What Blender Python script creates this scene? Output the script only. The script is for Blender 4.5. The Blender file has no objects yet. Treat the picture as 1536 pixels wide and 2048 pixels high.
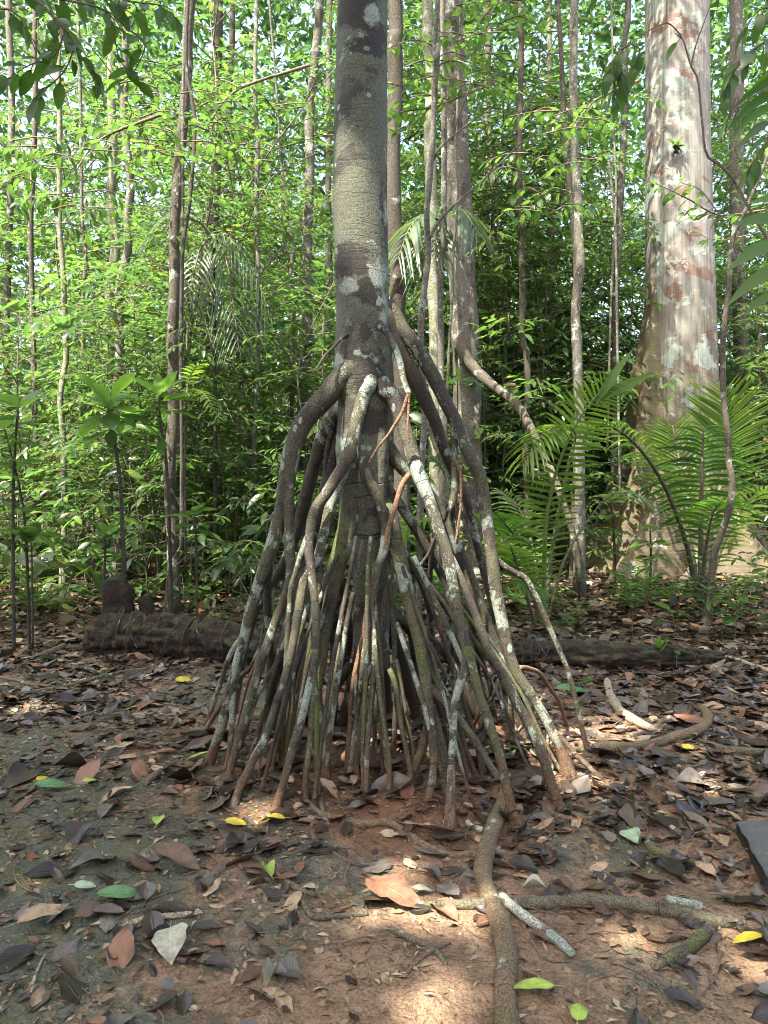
import bpy, math, random
import numpy as np
R = math.radians
rng = np.random.default_rng(7)
random.seed(7)
scene = bpy.context.scene
col = scene.collection

# ---------------------------------------------------------------- camera, sky, sun, exposure
F, CX, HY, CH = 1540.0, 768.0, 960.0, 1.5          # focal length, centre column, horizon row (photo px), eye height (m)
cam = bpy.data.cameras.new('camera'); camo = bpy.data.objects.new('camera', cam); col.objects.link(camo)
camo.location = (0, 0, CH); camo.rotation_euler = (R(90), 0, 0)
cam.sensor_fit = 'AUTO'; cam.sensor_width = 36; cam.lens = F/2048*36; cam.shift_y = -(1024-HY)/2048
cam.clip_start = 0.05; cam.clip_end = 2000
scene.camera = camo
SUN_EL, SUN_AZ = 60.0, -140.0                       # azimuth measured from +Y towards +X
TO_SUN = np.array([math.sin(R(SUN_AZ))*math.cos(R(SUN_EL)), math.cos(R(SUN_AZ))*math.cos(R(SUN_EL)), math.sin(R(SUN_EL))])
world = bpy.data.worlds.new('World'); scene.world = world; world.use_nodes = True
wn = world.node_tree; bg = wn.nodes['Background']
sky = wn.nodes.new('ShaderNodeTexSky'); sky.sky_type = 'NISHITA'; sky.sun_disc = False
sky.sun_elevation = R(SUN_EL); sky.sun_rotation = R(SUN_AZ); sky.dust_density = 5.0
wn.links.new(sky.outputs[0], bg.inputs[0]); bg.inputs[1].default_value = 0.15
sun = bpy.data.lights.new('sun', 'SUN'); sun.energy = 4.0; sun.angle = R(0.53); sun.color = (1, .95, .86)
suno = bpy.data.objects.new('sun', sun); col.objects.link(suno)
from mathutils import Vector, Matrix
suno.rotation_euler = Vector(TO_SUN).to_track_quat('Z', 'Y').to_euler()
vs = scene.view_settings
vs.view_transform = 'Standard'; vs.look = 'None'; vs.gamma = 1.0; vs.use_curve_mapping = False
vs.exposure = 2.4
vs.use_white_balance = True; vs.white_balance_temperature = 6900; vs.white_balance_tint = 10
cy = scene.cycles
cy.max_bounces = 5; cy.diffuse_bounces = 3; cy.use_adaptive_sampling = True; cy.adaptive_threshold = 0.02; cy.glossy_bounces = 2; cy.transmission_bounces = 4; cy.transparent_max_bounces = 4
cy.filter_width = 1.0; cy.caustics_reflective = False; cy.caustics_refractive = False; cy.use_denoising = True; cy.sample_clamp_indirect = 6

# ---------------------------------------------------------------- numeric helpers
def vnoise(x, y, seed=0):
    x = np.asarray(x, float); y = np.asarray(y, float)
    xi = np.floor(x); yi = np.floor(y); fx = x-xi; fy = y-yi
    fx = fx*fx*(3-2*fx); fy = fy*fy*(3-2*fy)
    def h(a, b):
        s = np.sin(a*127.1+b*311.7+seed*74.7)*43758.5453
        return s-np.floor(s)
    return (h(xi, yi)*(1-fx)+h(xi+1, yi)*fx)*(1-fy)+(h(xi, yi+1)*(1-fx)+h(xi+1, yi+1)*fx)*fy-.5
def ground_z(x, y):
    x = np.asarray(x, float); y = np.asarray(y, float)
    r2 = ((x+.02)/1.0)**2+((y-4.15)/.95)**2
    z = .10*np.exp(-r2*1.1)
    z = z+.075*vnoise(x*4.2, y*4.2, 11)*np.exp(-(r2/1.6)**2)+.03*vnoise(x*11, y*11, 12)*np.exp(-(r2/1.6)**2)
    near = np.exp(-(np.maximum(y-9, 0)/6)**2)
    z = z+(.05*vnoise(x*.8, y*.8, 1)+.030*vnoise(x*2.6, y*2.6, 2)+.014*vnoise(x*7, y*7, 3)+.007*vnoise(x*19, y*19, 4))*(.4+.6*near)
    z = z+.5*vnoise(x*.09, y*.09, 5)*np.clip((y-10)/15, 0, 1)+.10*np.clip((y-6.4)/2, 0, 1)
    return z
def at(u, v, d):
    return np.array([(u-CX)/F*d, d, CH-(v-HY)/F*d])
DD = np.linspace(1.2, 30, 6000)
def hit(u, v):
    """where the pixel's ray first meets the ground"""
    p = ground_z((u-CX)/F*DD, DD)-(CH-(v-HY)/F*DD)
    i = int(np.argmax(p > 0)); d = DD[i]
    x = (u-CX)/F*d
    return np.array([x, d, float(ground_z(x, d))])
def spline(pts, n):
    P = np.asarray(pts, float)
    if len(P) == 2: P = np.array([P[0], (P[0]+P[1])/2, P[1]])
    Q = np.vstack([2*P[0]-P[1], P, 2*P[-1]-P[-2]])
    t = np.linspace(0, len(P)-1, n); i = np.minimum(t.astype(int), len(P)-2); f = (t-i)[:, None]
    a, b, c, d = Q[i], Q[i+1], Q[i+2], Q[i+3]
    return .5*((2*b)+(c-a)*f+(2*a-5*b+4*c-d)*f**2+(3*b-a-3*c+d)*f**3)
def norm(a): return a/np.maximum(np.linalg.norm(a, axis=-1, keepdims=True), 1e-9)
def tube(P, rad, sides=10, bump=0.0, seed=0, cap=True):
    """swept tube: returns verts, quad faces, per-vertex uv (around, metres along)"""
    P = np.asarray(P, float); n = len(P); rad = np.broadcast_to(np.asarray(rad, float), (n,))
    T = norm(np.gradient(P, axis=0)); ref = np.array([1., 0, 0]) if abs(T[0][0]) < .8 else np.array([0, 1., 0])
    U = np.zeros_like(P); u = norm(ref-T[0]*np.dot(ref, T[0]))
    for i in range(n):
        u = norm(u-T[i]*np.dot(u, T[i])); U[i] = u
    W = np.cross(T, U); L = np.concatenate([[0], np.cumsum(np.linalg.norm(np.diff(P, axis=0), axis=1))])
    a = np.arange(sides)/sides*2*math.pi
    rr = rad[:, None]*np.ones((1, sides))
    if bump:
        g = vnoise(L[:, None]*5+seed*3.1, np.cos(a)[None]*1.1+seed, seed)+vnoise(L[:, None]*14+seed, np.sin(a)[None]*1.3+seed, seed+9)*.45
        rr = rr*(1+bump*g)
    V = P[:, None]+U[:, None]*(np.cos(a)[None, :, None]*rr[..., None])+W[:, None]*(np.sin(a)[None, :, None]*rr[..., None])
    V = V.reshape(-1, 3)
    i, j = np.meshgrid(np.arange(n-1), np.arange(sides), indexing='ij'); k = (j+1) % sides
    Q = np.stack([i*sides+j, i*sides+k, (i+1)*sides+k, (i+1)*sides+j], -1).reshape(-1, 4)
    uv = np.stack([np.abs(np.arange(sides)/sides*2-1)[None].repeat(n, 0), L[:, None].repeat(sides, 1)], -1).reshape(-1, 2)
    if cap:
        V = np.vstack([V, P[0]-T[0]*rad[0]*.4, P[-1]+T[-1]*rad[-1]*.4]); uv = np.vstack([uv, [0, 0], [0, L[-1]]])
        b, e = n*sides, n*sides+1; s = np.arange(sides); s2 = (s+1) % sides; z = (n-1)*sides
        Q = np.vstack([Q, np.stack([s2, s, np.full(sides, b), np.full(sides, b)], -1), np.stack([z+s, z+s2, np.full(sides, e), np.full(sides, e)], -1)])
    return V, Q, uv
class Geo:
    def __init__(s): s.V = []; s.Fc = []; s.uv = []; s.n = 0
    def add(s, V, Fc, uv=None):
        s.V.append(V); s.Fc.append(np.asarray(Fc)+s.n); s.uv.append(uv if uv is not None else np.zeros((len(V), 2))); s.n += len(V); return s
    def tube(s, P, rad, sides=10, bump=0., seed=0, cap=True): return s.add(*tube(P, rad, sides, bump, seed, cap))
    def mesh(s, name, mat, smooth=True):
        V = np.vstack(s.V); uv = np.vstack(s.uv); me = bpy.data.meshes.new(name)
        idx = []; st = []; c = 0
        for f in s.Fc:
            if f.shape[1] == 4:
                tri = f[:, 2] == f[:, 3]
                q = f[~tri]; t = f[tri][:, :3]
                for part in (q, t):
                    if len(part): idx.append(part.ravel()); st.append(c+np.arange(len(part))*part.shape[1]); c += part.size
            else:
                idx.append(f.ravel()); st.append(c+np.arange(len(f))*f.shape[1]); c += f.size
        idx = np.concatenate(idx).astype(np.int32); st = np.concatenate(st).astype(np.int32)
        me.vertices.add(len(V)); me.vertices.foreach_set('co', V.astype(np.float32).ravel())
        me.loops.add(len(idx)); me.loops.foreach_set('vertex_index', idx)
        me.polygons.add(len(st)); me.polygons.foreach_set('loop_start', st)
        me.update(calc_edges=True)
        l = me.uv_layers.new(name='UVMap'); l.data.foreach_set('uv', uv[idx].astype(np.float32).ravel())
        me.polygons.foreach_set('use_smooth', np.full(len(st), smooth))
        for m in (mat if isinstance(mat, (list, tuple)) else [mat]): me.materials.append(m)
        return me
def obj(name, data, parent=None, loc=None, kind=None):
    o = bpy.data.objects.new(name, data); col.objects.link(o)
    if parent is not None: o.parent = parent
    if loc is not None: o.location = [float(q) for q in loc]
    if kind: o['kind'] = kind
    return o
def tag(o, label, cat, group=None, kind=None):
    o['label'] = label; o['category'] = cat
    if group: o['group'] = group
    if kind: o['kind'] = kind
    return o
def thing(name, label, cat, loc=(0, 0, 0), rz=0, group=None):
    o = obj(name, None, None, loc); o.rotation_euler = (0, 0, rz); o.empty_display_size = .1
    return tag(o, label, cat, group)
def dup(root, loc, rz=0, sc=1., label=None, group=None, tilt=(0, 0)):
    r = root.copy(); col.objects.link(r); r.location = [float(q) for q in loc]; r.rotation_euler = (tilt[0], tilt[1], rz)
    r.scale = (sc, sc, sc) if np.isscalar(sc) else sc
    if label: r['label'] = label
    if group: r['group'] = group
    for ch in KIDS.get(root.name, []):
        c = ch.copy(); col.objects.link(c); c.parent = r
    return r
KIDS = {}
# ---------------------------------------------------------------- material helpers
class G:
    def __init__(s, name):
        s.m = bpy.data.materials.new(name); s.m.use_nodes = True; s.t = s.m.node_tree
        s.b = s.t.nodes['Principled BSDF']; s.out = s.t.nodes['Material Output']
        s.co = s.n('ShaderNodeTexCoord')
    def n(s, typ, ins=None, **pr):
        nd = s.t.nodes.new(typ)
        for k, v in pr.items(): setattr(nd, k, v)
        for k, v in (ins or {}).items(): s.set(nd.inputs[k], v)
        return nd
    def set(s, sock, v):
        if isinstance(v, bpy.types.NodeSocket): s.t.links.new(v, sock)
        else:
            if sock.type == 'RGBA' and len(v) == 3: v = (*v, 1)
            sock.default_value = v
    def map(s, vec, scale=(1, 1, 1), loc=(0, 0, 0), rot=(0, 0, 0)):
        return s.n('ShaderNodeMapping', {0: vec, 'Scale': scale, 'Location': loc, 'Rotation': rot}).outputs[0]
    def noise(s, vec, scale, detail=3, rough=.55, dist=0., out=0):
        return s.n('ShaderNodeTexNoise', {'Vector': vec, 'Scale': scale, 'Detail': detail, 'Roughness': rough, 'Distortion': dist}).outputs[out]
    def vor(s, vec, scale, feature='F1', out=0):
        return s.n('ShaderNodeTexVoronoi', {'Vector': vec, 'Scale': scale}, feature=feature).outputs[out]
    def ramp(s, fac, stops):
        r = s.n('ShaderNodeValToRGB', {0: fac}); e = r.color_ramp.elements
        while len(e) < len(stops): e.new(.5)
        for q, (p, c) in zip(e, stops):
            q.position = p; q.color = (c, c, c, 1) if np.isscalar(c) else (*c, 1)
        return r.outputs[0]
    def mix(s, f, a, b, mode='MIX'):
        nd = s.n('ShaderNodeMix', data_type='RGBA', blend_type=mode)
        for i, v in ((0, f), (6, a), (7, b)): s.set(nd.inputs[i], v)
        return nd.outputs[2]
    def math(s, op, a, b=0., c=None, clamp=False):
        nd = s.n('ShaderNodeMath', {0: a, 1: b}, operation=op, use_clamp=clamp)
        if c is not None: s.set(nd.inputs[2], c)
        return nd.outputs[0]
    def sep(s, vec): return s.n('ShaderNodeSeparateXYZ', {0: vec}).outputs
    def done(s, color, rough=.8, height=None, bump=.3, dist=.01, spec=.4):
        s.set(s.b.inputs['Base Color'], color); s.set(s.b.inputs['Roughness'], rough); s.b.inputs['Specular IOR Level'].default_value = spec
        if height is not None:
            s.set(s.b.inputs['Normal'], s.n('ShaderNodeBump', {'Height': height, 'Strength': bump, 'Distance': dist}).outputs[0])
        return s.m

def leaf_mat(name, cols, trans, rough=.42, mixf=.42, veins=True, spec=.45, obj_rand=False):
    g = G(name)
    rnd = g.n('ShaderNodeNewGeometry').outputs['Random Per Island']
    orand = g.n('ShaderNodeObjectInfo').outputs['Random']
    if obj_rand: rnd = orand
    else: rnd = g.math('FRACT', g.math('ADD', rnd, orand))
    k = len(cols)
    c = g.ramp(rnd, [(i/max(k-1, 1), q) for i, q in enumerate(cols)])
    tc = g.mix(.5, trans, g.mix(1., c, (3.2, 3.2, 1.6), 'MULTIPLY'))
    if veins:
        uv = g.sep(g.co.outputs['UV'])
        a = g.math('ABSOLUTE', uv[0])
        mid = g.ramp(a, [(0.03, 1.), (.09, 0.)])
        w = g.math('SINE', g.math('MULTIPLY_ADD', uv[1], 62., g.math('MULTIPLY', a, -16.)))
        lat = g.math('MULTIPLY', g.ramp(w, [(.80, 0.), (1., 1.)]), .35)
        vm = g.math('MAXIMUM', mid, lat)
        c = g.mix(g.math('MULTIPLY', vm, .45), c, g.mix(1., c, (2.2, 2.0, 1.8), 'MULTIPLY'))
        tc = g.mix(g.math('MULTIPLY', vm, .5), tc, g.mix(1., tc, (.45, .5, .4), 'MULTIPLY'))
    mott = g.noise(g.co.outputs['Object'], 14, 2)
    c = g.mix(g.math('MULTIPLY', mott, .35), c, g.mix(1., c, (.6, .65, .55), 'MULTIPLY'))
    g.done(c, rough, spec=spec)
    tr = g.n('ShaderNodeBsdfTranslucent', {0: tc})
    ms = g.n('ShaderNodeMixShader', {0: mixf, 1: g.b.outputs[0], 2: tr.outputs[0]})
    g.t.links.new(ms.outputs[0], g.out.inputs[0])
    return g.m

M = {}
M['leaf'] = leaf_mat('foliage_green', [(.018, .045, .015), (.036, .078, .023), (.055, .105, .030), (.028, .062, .026), (.072, .122, .034), (.11, .10, .04)], (.10, .23, .055), rough=.27, veins=False, mixf=.42, spec=.65)
M['leaf_lime'] = leaf_mat('foliage_lime', [(.038, .090, .022), (.055, .118, .027), (.078, .145, .034), (.034, .08, .024), (.12, .14, .045)], (.125, .29, .06), rough=.3, veins=False, mixf=.45, spec=.6)
M['leaf_far'] = leaf_mat('foliage_far', [(.022, .055, .020), (.045, .10, .030), (.075, .145, .045), (.03, .07, .028), (.06, .12, .036)], (.11, .26, .08), rough=.3, veins=False, mixf=.45, spec=.65)
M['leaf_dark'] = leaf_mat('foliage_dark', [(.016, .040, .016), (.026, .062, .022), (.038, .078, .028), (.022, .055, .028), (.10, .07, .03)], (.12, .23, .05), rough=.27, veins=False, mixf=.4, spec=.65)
M['big_leaf'] = leaf_mat('broad_leaf', [(.032, .080, .022), (.05, .115, .028), (.07, .145, .032), (.035, .07, .028)], (.20, .38, .06), rough=.28, obj_rand=True)
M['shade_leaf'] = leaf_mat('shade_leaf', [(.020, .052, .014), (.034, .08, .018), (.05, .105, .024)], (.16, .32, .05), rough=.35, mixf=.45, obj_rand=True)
M['palm'] = leaf_mat('palm_leaflet', [(.05, .11, .022), (.085, .16, .028), (.115, .195, .034)], (.32, .52, .06), rough=.38, veins=False)
M['palm_dark'] = leaf_mat('palm_leaflet_dark', [(.02, .065, .014), (.035, .10, .018), (.05, .13, .02)], (.18, .36, .04), rough=.36, veins=False)
M['palm_grey'] = leaf_mat('palm_leaflet_grey', [(.06, .10, .055), (.09, .135, .08), (.12, .16, .10)], (.11, .20, .07), rough=.34, veins=False, mixf=.25)
M['seedling'] = leaf_mat('seedling_leaf', [(.04, .10, .03), (.06, .14, .04), (.05, .12, .05), (.09, .18, .04)], (.2, .4, .06), rough=.36, veins=True)

def dead_mat(name, c0, c1, rough=.55):
    g = G(name); o = g.co.outputs['Object']; rnd = g.n('ShaderNodeNewGeometry').outputs['Random Per Island']; orand = g.n('ShaderNodeObjectInfo').outputs['Random']
    rr = g.math('FRACT', g.math('ADD', rnd, orand))
    uv = g.sep(g.co.outputs['UV']); a = g.math('ABSOLUTE', uv[0])
    w = g.math('SINE', g.math('MULTIPLY_ADD', uv[1], 60., g.math('MULTIPLY', a, -15.)))
    lat = g.ramp(w, [(.75, 0.), (1., 1.)]); mid = g.ramp(a, [(.03, 1.), (.1, 0.)])
    vm = g.math('MAXIMUM', mid, g.math('MULTIPLY', lat, .5))
    c = g.mix(rr, c0, c1); nz = g.noise(o, 30, 4, .65)
    c = g.mix(g.ramp(nz, [(.42, 0.), (.68, .75)]), c, g.mix(1., c, (.35, .33, .33), 'MULTIPLY'))
    c = g.mix(g.ramp(g.noise(o, 11, 2), [(.55, 0.), (.7, .5)]), c, g.mix(1., c, (1.8, 1.7, 1.5), 'MULTIPLY'))
    c = g.mix(g.math('MULTIPLY', vm, .35), c, g.mix(1., c, (1.7, 1.55, 1.4), 'MULTIPLY'))
    return g.done(c, rough, g.math('ADD', g.math('MULTIPLY', vm, .6), nz), .5, .004, spec=.5)
DEAD = {
 'dark': dead_mat('dead_leaf_dark', (.022, .015, .011), (.062, .042, .030), .33),
 'brown': dead_mat('dead_leaf_brown', (.070, .042, .026), (.14, .085, .053), .42),
 'red': dead_mat('dead_leaf_russet', (.17, .075, .040), (.24, .12, .07), .55),
 'tan': dead_mat('dead_leaf_tan', (.30, .20, .12), (.42, .31, .20), .65),
 'grey': dead_mat('dead_leaf_grey', (.085, .074, .060), (.19, .165, .135), .4),
 'yellow': dead_mat('fallen_leaf_yellow', (.48, .36, .03), (.52, .42, .05), .5),
 'lime': dead_mat('fallen_leaf_lime', (.30, .42, .06), (.36, .46, .10), .5),
 'green': dead_mat('fallen_leaf_green', (.08, .19, .07), (.12, .24, .10), .45),
 'mint': dead_mat('fallen_leaf_mint', (.30, .42, .26), (.36, .46, .32), .5),
 'pale': dead_mat('fallen_leaf_pale', (.34, .34, .25), (.38, .37, .28), .6),
}

def stilt_bark(name, base0, base1, lichen=.535, moss=.62, ringf=26., scale=1., red=0., darkpos=.54):
    g = G(name); o = g.co.outputs['Object']; uv = g.co.outputs['UV']; v = g.sep(uv)[1]
    orand = g.n('ShaderNodeObjectInfo').outputs['Random']
    off = g.n('ShaderNodeCombineXYZ', {0: g.math('MULTIPLY', orand, 31.), 1: g.math('MULTIPLY', orand, 17.), 2: g.math('MULTIPLY', orand, 9.)}).outputs[0]
    p = g.n('ShaderNodeVectorMath', {0: o, 1: off}, operation='ADD').outputs[0]
    c = g.mix(g.noise(p, 9*scale, 5, .65), base0, base1)
    c = g.mix(g.math('MULTIPLY', g.ramp(g.noise(p, 60, 3, .7), [(.35, 0.), (.7, 1.)]), .55), c, g.mix(1., c, (1.9, 1.8, 1.6), 'MULTIPLY'))
    grit = g.noise(p, 170, 2, .7); gm = (grit, [(.36, .45), (.5, 1.), (.66, 1.75)])
    dk = g.ramp(g.noise(g.map(p, loc=(3, 5, 2)), 4.5*scale, 5, .68, .4), [(darkpos-.01, 0.), (darkpos+.07, 1.)])
    c = g.mix(g.math('MULTIPLY', dk, .85), c, (.035, .027, .025))
    ms = g.ramp(g.noise(g.map(p, loc=(8, 1, 4)), 3.5*scale, 4, .7), [(moss, 0.), (moss+.12, .8)])
    c = g.mix(ms, c, (.085, .105, .025))
    ln = g.noise(g.map(p, scale=(1, 1, .75)), 6.*scale, 5, .6, .3)
    ln = g.math('MULTIPLY_ADD', g.math('SUBTRACT', g.noise(p, 75, 3, .7), .5), .16, ln); lm = g.ramp(ln, [(lichen, 0.), (lichen+.03, 1.)])
    lc = g.mix(g.noise(p, 40, 2), (.15, .18, .145), (.33, .375, .315))
    c = g.mix(g.math('MULTIPLY', lm, .92), c, lc)
    sp = g.vor(g.map(p, scale=(1, 1, .55)), 13*scale)
    sm = g.ramp(sp, [(.16, 1.), (.185, 0.)])
    sel = g.ramp(g.noise(g.map(p, loc=(1, 9, 9)), 5, 1), [(.5, 0.), (.53, 1.)])
    c = g.mix(g.math('MULTIPLY', g.math('MULTIPLY', sm, sel), .9), c, g.mix(g.noise(p, 55, 2), (.17, .23, .185), (.32, .39, .33)))
    rn = g.n('ShaderNodeTexNoise', {'W': g.math('MULTIPLY', v, ringf), 'Scale': 1., 'Detail': 1.}, noise_dimensions='1D').outputs[0]
    rm = g.ramp(rn, [(.66, 0.), (.70, 1.), (.73, 0.)])
    rs_ = g.ramp(g.noise(g.map(p, loc=(2, 2, 6)), 7, 2), [(.48, 0.), (.56, 1.)]); rm = g.math('MULTIPLY', rm, rs_)
    c = g.mix(g.math('MULTIPLY', rm, .55), c, (.03, .025, .022))
    if red:
        z = g.sep(o)[2]; s = g.math('ADD', g.math('MULTIPLY', g.ramp(z, [(.06, 1.), (.34, 0.)]), 1.), g.math('MULTIPLY', g.math('SUBTRACT', g.noise(o, 14, 3), .5), .9), clamp=True)
        c = g.mix(g.math('MULTIPLY', s, red), c, (.15, .075, .042))
    c = g.mix(1., c, g.ramp(*gm), 'MULTIPLY')
    h = g.math('ADD', g.math('ADD', g.math('MULTIPLY', g.noise(p, 45, 5, .7), .6), g.math('MULTIPLY', grit, .35)), g.math('ADD', g.math('MULTIPLY', lm, .25), g.math('MULTIPLY', rm, -.6)))
    return g.done(c, .78, h, 1., .012)
M['stilt'] = stilt_bark('stilt_root_bark', (.034, .032, .022), (.090, .088, .056), red=.7, darkpos=.50)
M['stilt2'] = stilt_bark('stilt_root_bark_mossy', (.042, .040, .026), (.095, .095, .052), lichen=.57, moss=.50, red=.7)
M['stilt3'] = stilt_bark('stilt_root_bark_dark', (.024, .021, .018), (.062, .053, .040), lichen=.58, red=.7)
M['orange'] = stilt_bark('young_root_bark', (.13, .075, .046), (.22, .13, .08), lichen=.66, moss=.8, darkpos=.66)
M['surface'] = stilt_bark('surface_root_bark', (.085, .06, .038), (.17, .125, .075), lichen=.68, moss=.60, ringf=34., darkpos=.62)
M['mossroot'] = stilt_bark('mossy_wood', (.06, .052, .036), (.13, .115, .078), lichen=.66, moss=.54, darkpos=.56)
M['twig'] = stilt_bark('twig_bark', (.08, .058, .042), (.17, .13, .095), lichen=.70, moss=.72, darkpos=.6)
M['paletwig'] = stilt_bark('pale_twig_bark', (.20, .165, .115), (.32, .27, .20), lichen=.60, moss=.76, darkpos=.68)
M['whitestick'] = stilt_bark('white_lichen_stick', (.20, .205, .165), (.40, .42, .36), lichen=.50, moss=.9, darkpos=.50)

def trunk_bark(name):
    g = G(name); o = g.co.outputs['Object']; z = g.sep(o)[2]
    wz = g.n('ShaderNodeVectorMath', {0: o, 1: g.n('ShaderNodeVectorMath', {0: g.noise(o, 3, 2, out=1), 'Scale': .12}, operation='SCALE').outputs[0]}, operation='ADD').outputs[0]
    c = g.mix(g.noise(o, 3.2, 5, .65), (.050, .053, .038), (.118, .122, .082))
    c = g.mix(g.math('MULTIPLY', g.ramp(g.noise(o, 70, 3, .7), [(.35, 0.), (.7, 1.)]), .35), c, g.mix(1., c, (1.7, 1.7, 1.5), 'MULTIPLY'))
    fine = g.noise(g.map(wz, scale=(2.2, 2.2, 85)), 1., 3, .6)
    sel = g.ramp(g.noise(g.map(o, scale=(.8, .8, 2.2)), 2., 2), [(.42, 0.), (.60, 1.)])
    fl = g.math('MULTIPLY', g.ramp(fine, [(.52, 0.), (.62, 1.)]), sel)
    c = g.mix(g.math('MULTIPLY', fl, .45), c, (.04, .038, .030))
    gp = g.ramp(g.noise(g.map(o, loc=(4, 2, 1)), 2.6, 4, .6), [(.48, 0.), (.62, .75)])
    c = g.mix(gp, c, (.10, .105, .088))
    dn = g.noise(g.map(o, loc=(1.5, 7.3, .42), scale=(1, 1, .8)), 3.3, 7, .62, .5)
    dk = g.ramp(dn, [(.565, 0.), (.60, 1.)])
    c = g.mix(g.math('MULTIPLY', dk, .92), c, g.mix(g.noise(o, 30, 3), (.026, .021, .017), (.056, .045, .035)))
    def blot(pts, amp=.075):
        m = None; nz = g.math('MULTIPLY', g.math('SUBTRACT', g.noise(g.map(o, loc=(3, 1, 2)), 13, 5, .65), .5), amp*2.6)
        for u, v_, rw, sq in pts:
            q = at(u, v_, 3.965)-np.array([-.1, 4.1, 0])
            dd = g.n('ShaderNodeVectorMath', {0: g.map(o, scale=(1, .35, sq)), 1: (q[0], q[1]*.35, q[2]*sq)}, operation='DISTANCE').outputs['Value']
            k = g.ramp(g.math('ADD', g.math('SUBTRACT', .5+rw, dd), nz), [(.49, 0.), (.51, 1.)]); m = k if m is None else g.math('MAXIMUM', m, k)
        return m
    dk2 = blot([(715, 15, .12, 1.), (735, 88, .10, 1.7), (698, 520, .10, 1.1), (735, 582, .105, 1.6), (760, 602, .06, 1.), (765, 60, .05, .6), (735, 745, .10, .9), (700, 725, .06, 1.)])
    c = g.mix(g.math('MULTIPLY', dk2, .93), c, g.mix(g.noise(o, 30, 3), (.012, .010, .009), (.034, .028, .023)))
    lm = g.ramp(g.noise(g.map(o, loc=(7.7, 3.1, 5.2)), 3.8, 7, .66, .2), [(.60, 0.), (.625, 1.)])
    lm = g.math('MAXIMUM', lm, blot([(745, 22, .042, .8), (697, 572, .045, 1.), (762, 545, .045, .7), (772, 610, .03, .35), (752, 722, .018, 1.), (734, 97, .010, 1.5), (785, 785, .035, .6)], .05))
    c = g.mix(g.math('MULTIPLY', lm, .9), c, g.mix(g.noise(o, 45, 2), (.17, .20, .165), (.30, .345, .29)))
    sp = g.vor(o, 9); sm = g.math('MULTIPLY', g.ramp(sp, [(.14, 1.), (.16, 0.)]), g.ramp(g.noise(g.map(o, loc=(1, 9, 9)), 3, 1), [(.55, 0.), (.57, 1.)]))
    c = g.mix(g.math('MULTIPLY', sm, .85), c, (.27, .31, .26))
    rn = g.n('ShaderNodeTexNoise', {'W': g.math('ADD', g.math('MULTIPLY', z, 5.), g.math('MULTIPLY', g.noise(o, 4, 2), .5)), 'Scale': 1., 'Detail': 0.}, noise_dimensions='1D').outputs[0]
    rm = g.ramp(rn, [(.668, 0.), (.675, 1.), (.685, 0.)])
    c = g.mix(g.math('MULTIPLY', rm, .8), c, (.03, .026, .022))
    grit = g.noise(o, 150, 2, .7); c = g.mix(1., c, g.ramp(grit, [(.36, .5), (.5, 1.), (.66, 1.6)]), 'MULTIPLY')
    h = g.math('ADD', g.math('MULTIPLY', fl, -.16), g.math('ADD', g.math('MULTIPLY', g.noise(o, 50, 5, .7), .5), g.math('ADD', g.math('MULTIPLY', rm, -.8), g.math('MULTIPLY', lm, .3))))
    return g.done(c, .75, h, .9, .012)
M['trunk'] = trunk_bark('stilt_tree_trunk_bark')

def big_bark(name, lo=True):
    g = G(name); o = g.co.outputs['Object']; z = g.sep(o)[2]
    c = g.mix(g.noise(o, 1.3, 5, .6), (.145, .145, .130), (.275, .275, .25))
    olive = g.math('ADD', g.ramp(g.math('MULTIPLY', z, .1), [(.12, 1.), (.66, 0.)]), g.math('MULTIPLY', g.math('SUBTRACT', g.noise(g.map(o, loc=(3, 3, 3)), 1.8, 5, .65), .5), 1.6), clamp=True)
    c = g.mix(g.math('MULTIPLY', olive, .85), c, g.mix(g.noise(o, 6, 4), (.085, .066, .042), (.16, .132, .085)))
    rb = g.ramp(g.noise(g.map(o, loc=(5, 1, 2), scale=(1, 1, 1.4)), 1.5, 5, .6, .3), [(.56, 0.), (.585, 1.)])
    c = g.mix(g.math('MULTIPLY', rb, .85), c, g.mix(g.noise(o, 12, 3), (.10, .055, .038), (.19, .115, .082)))
    mint = g.ramp(g.noise(g.map(o, loc=(2, 8, 1)), 2.4, 6, .62, .2), [(.555, 0.), (.575, 1.)])
    c = g.mix(g.math('MULTIPLY', mint, .85), c, g.mix(g.noise(o, 9, 3), (.20, .255, .215), (.36, .42, .365)))
    wl = g.ramp(g.noise(g.map(o, loc=(9, 2, 7)), 3.6, 6, .65), [(.60, 0.), (.62, 1.)])
    c = g.mix(g.math('MULTIPLY', wl, .8), c, (.36, .36, .335))
    rib = g.noise(g.map(o, scale=(26, 26, .9)), 1., 3, .6)
    c = g.mix(g.math('MULTIPLY', g.ramp(rib, [(.48, 0.), (.60, 1.)]), .55), c, g.mix(1., c, (.5, .46, .42), 'MULTIPLY'))
    h = g.math('ADD', g.math('MULTIPLY', rib, -.8), g.math('ADD', g.math('MULTIPLY', g.noise(o, 20, 4, .7), .4), g.math('MULTIPLY', mint, .15)))
    return g.done(c, .85, h, .8, .02)
M['bigbark'] = big_bark('buttress_tree_bark')
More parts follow.
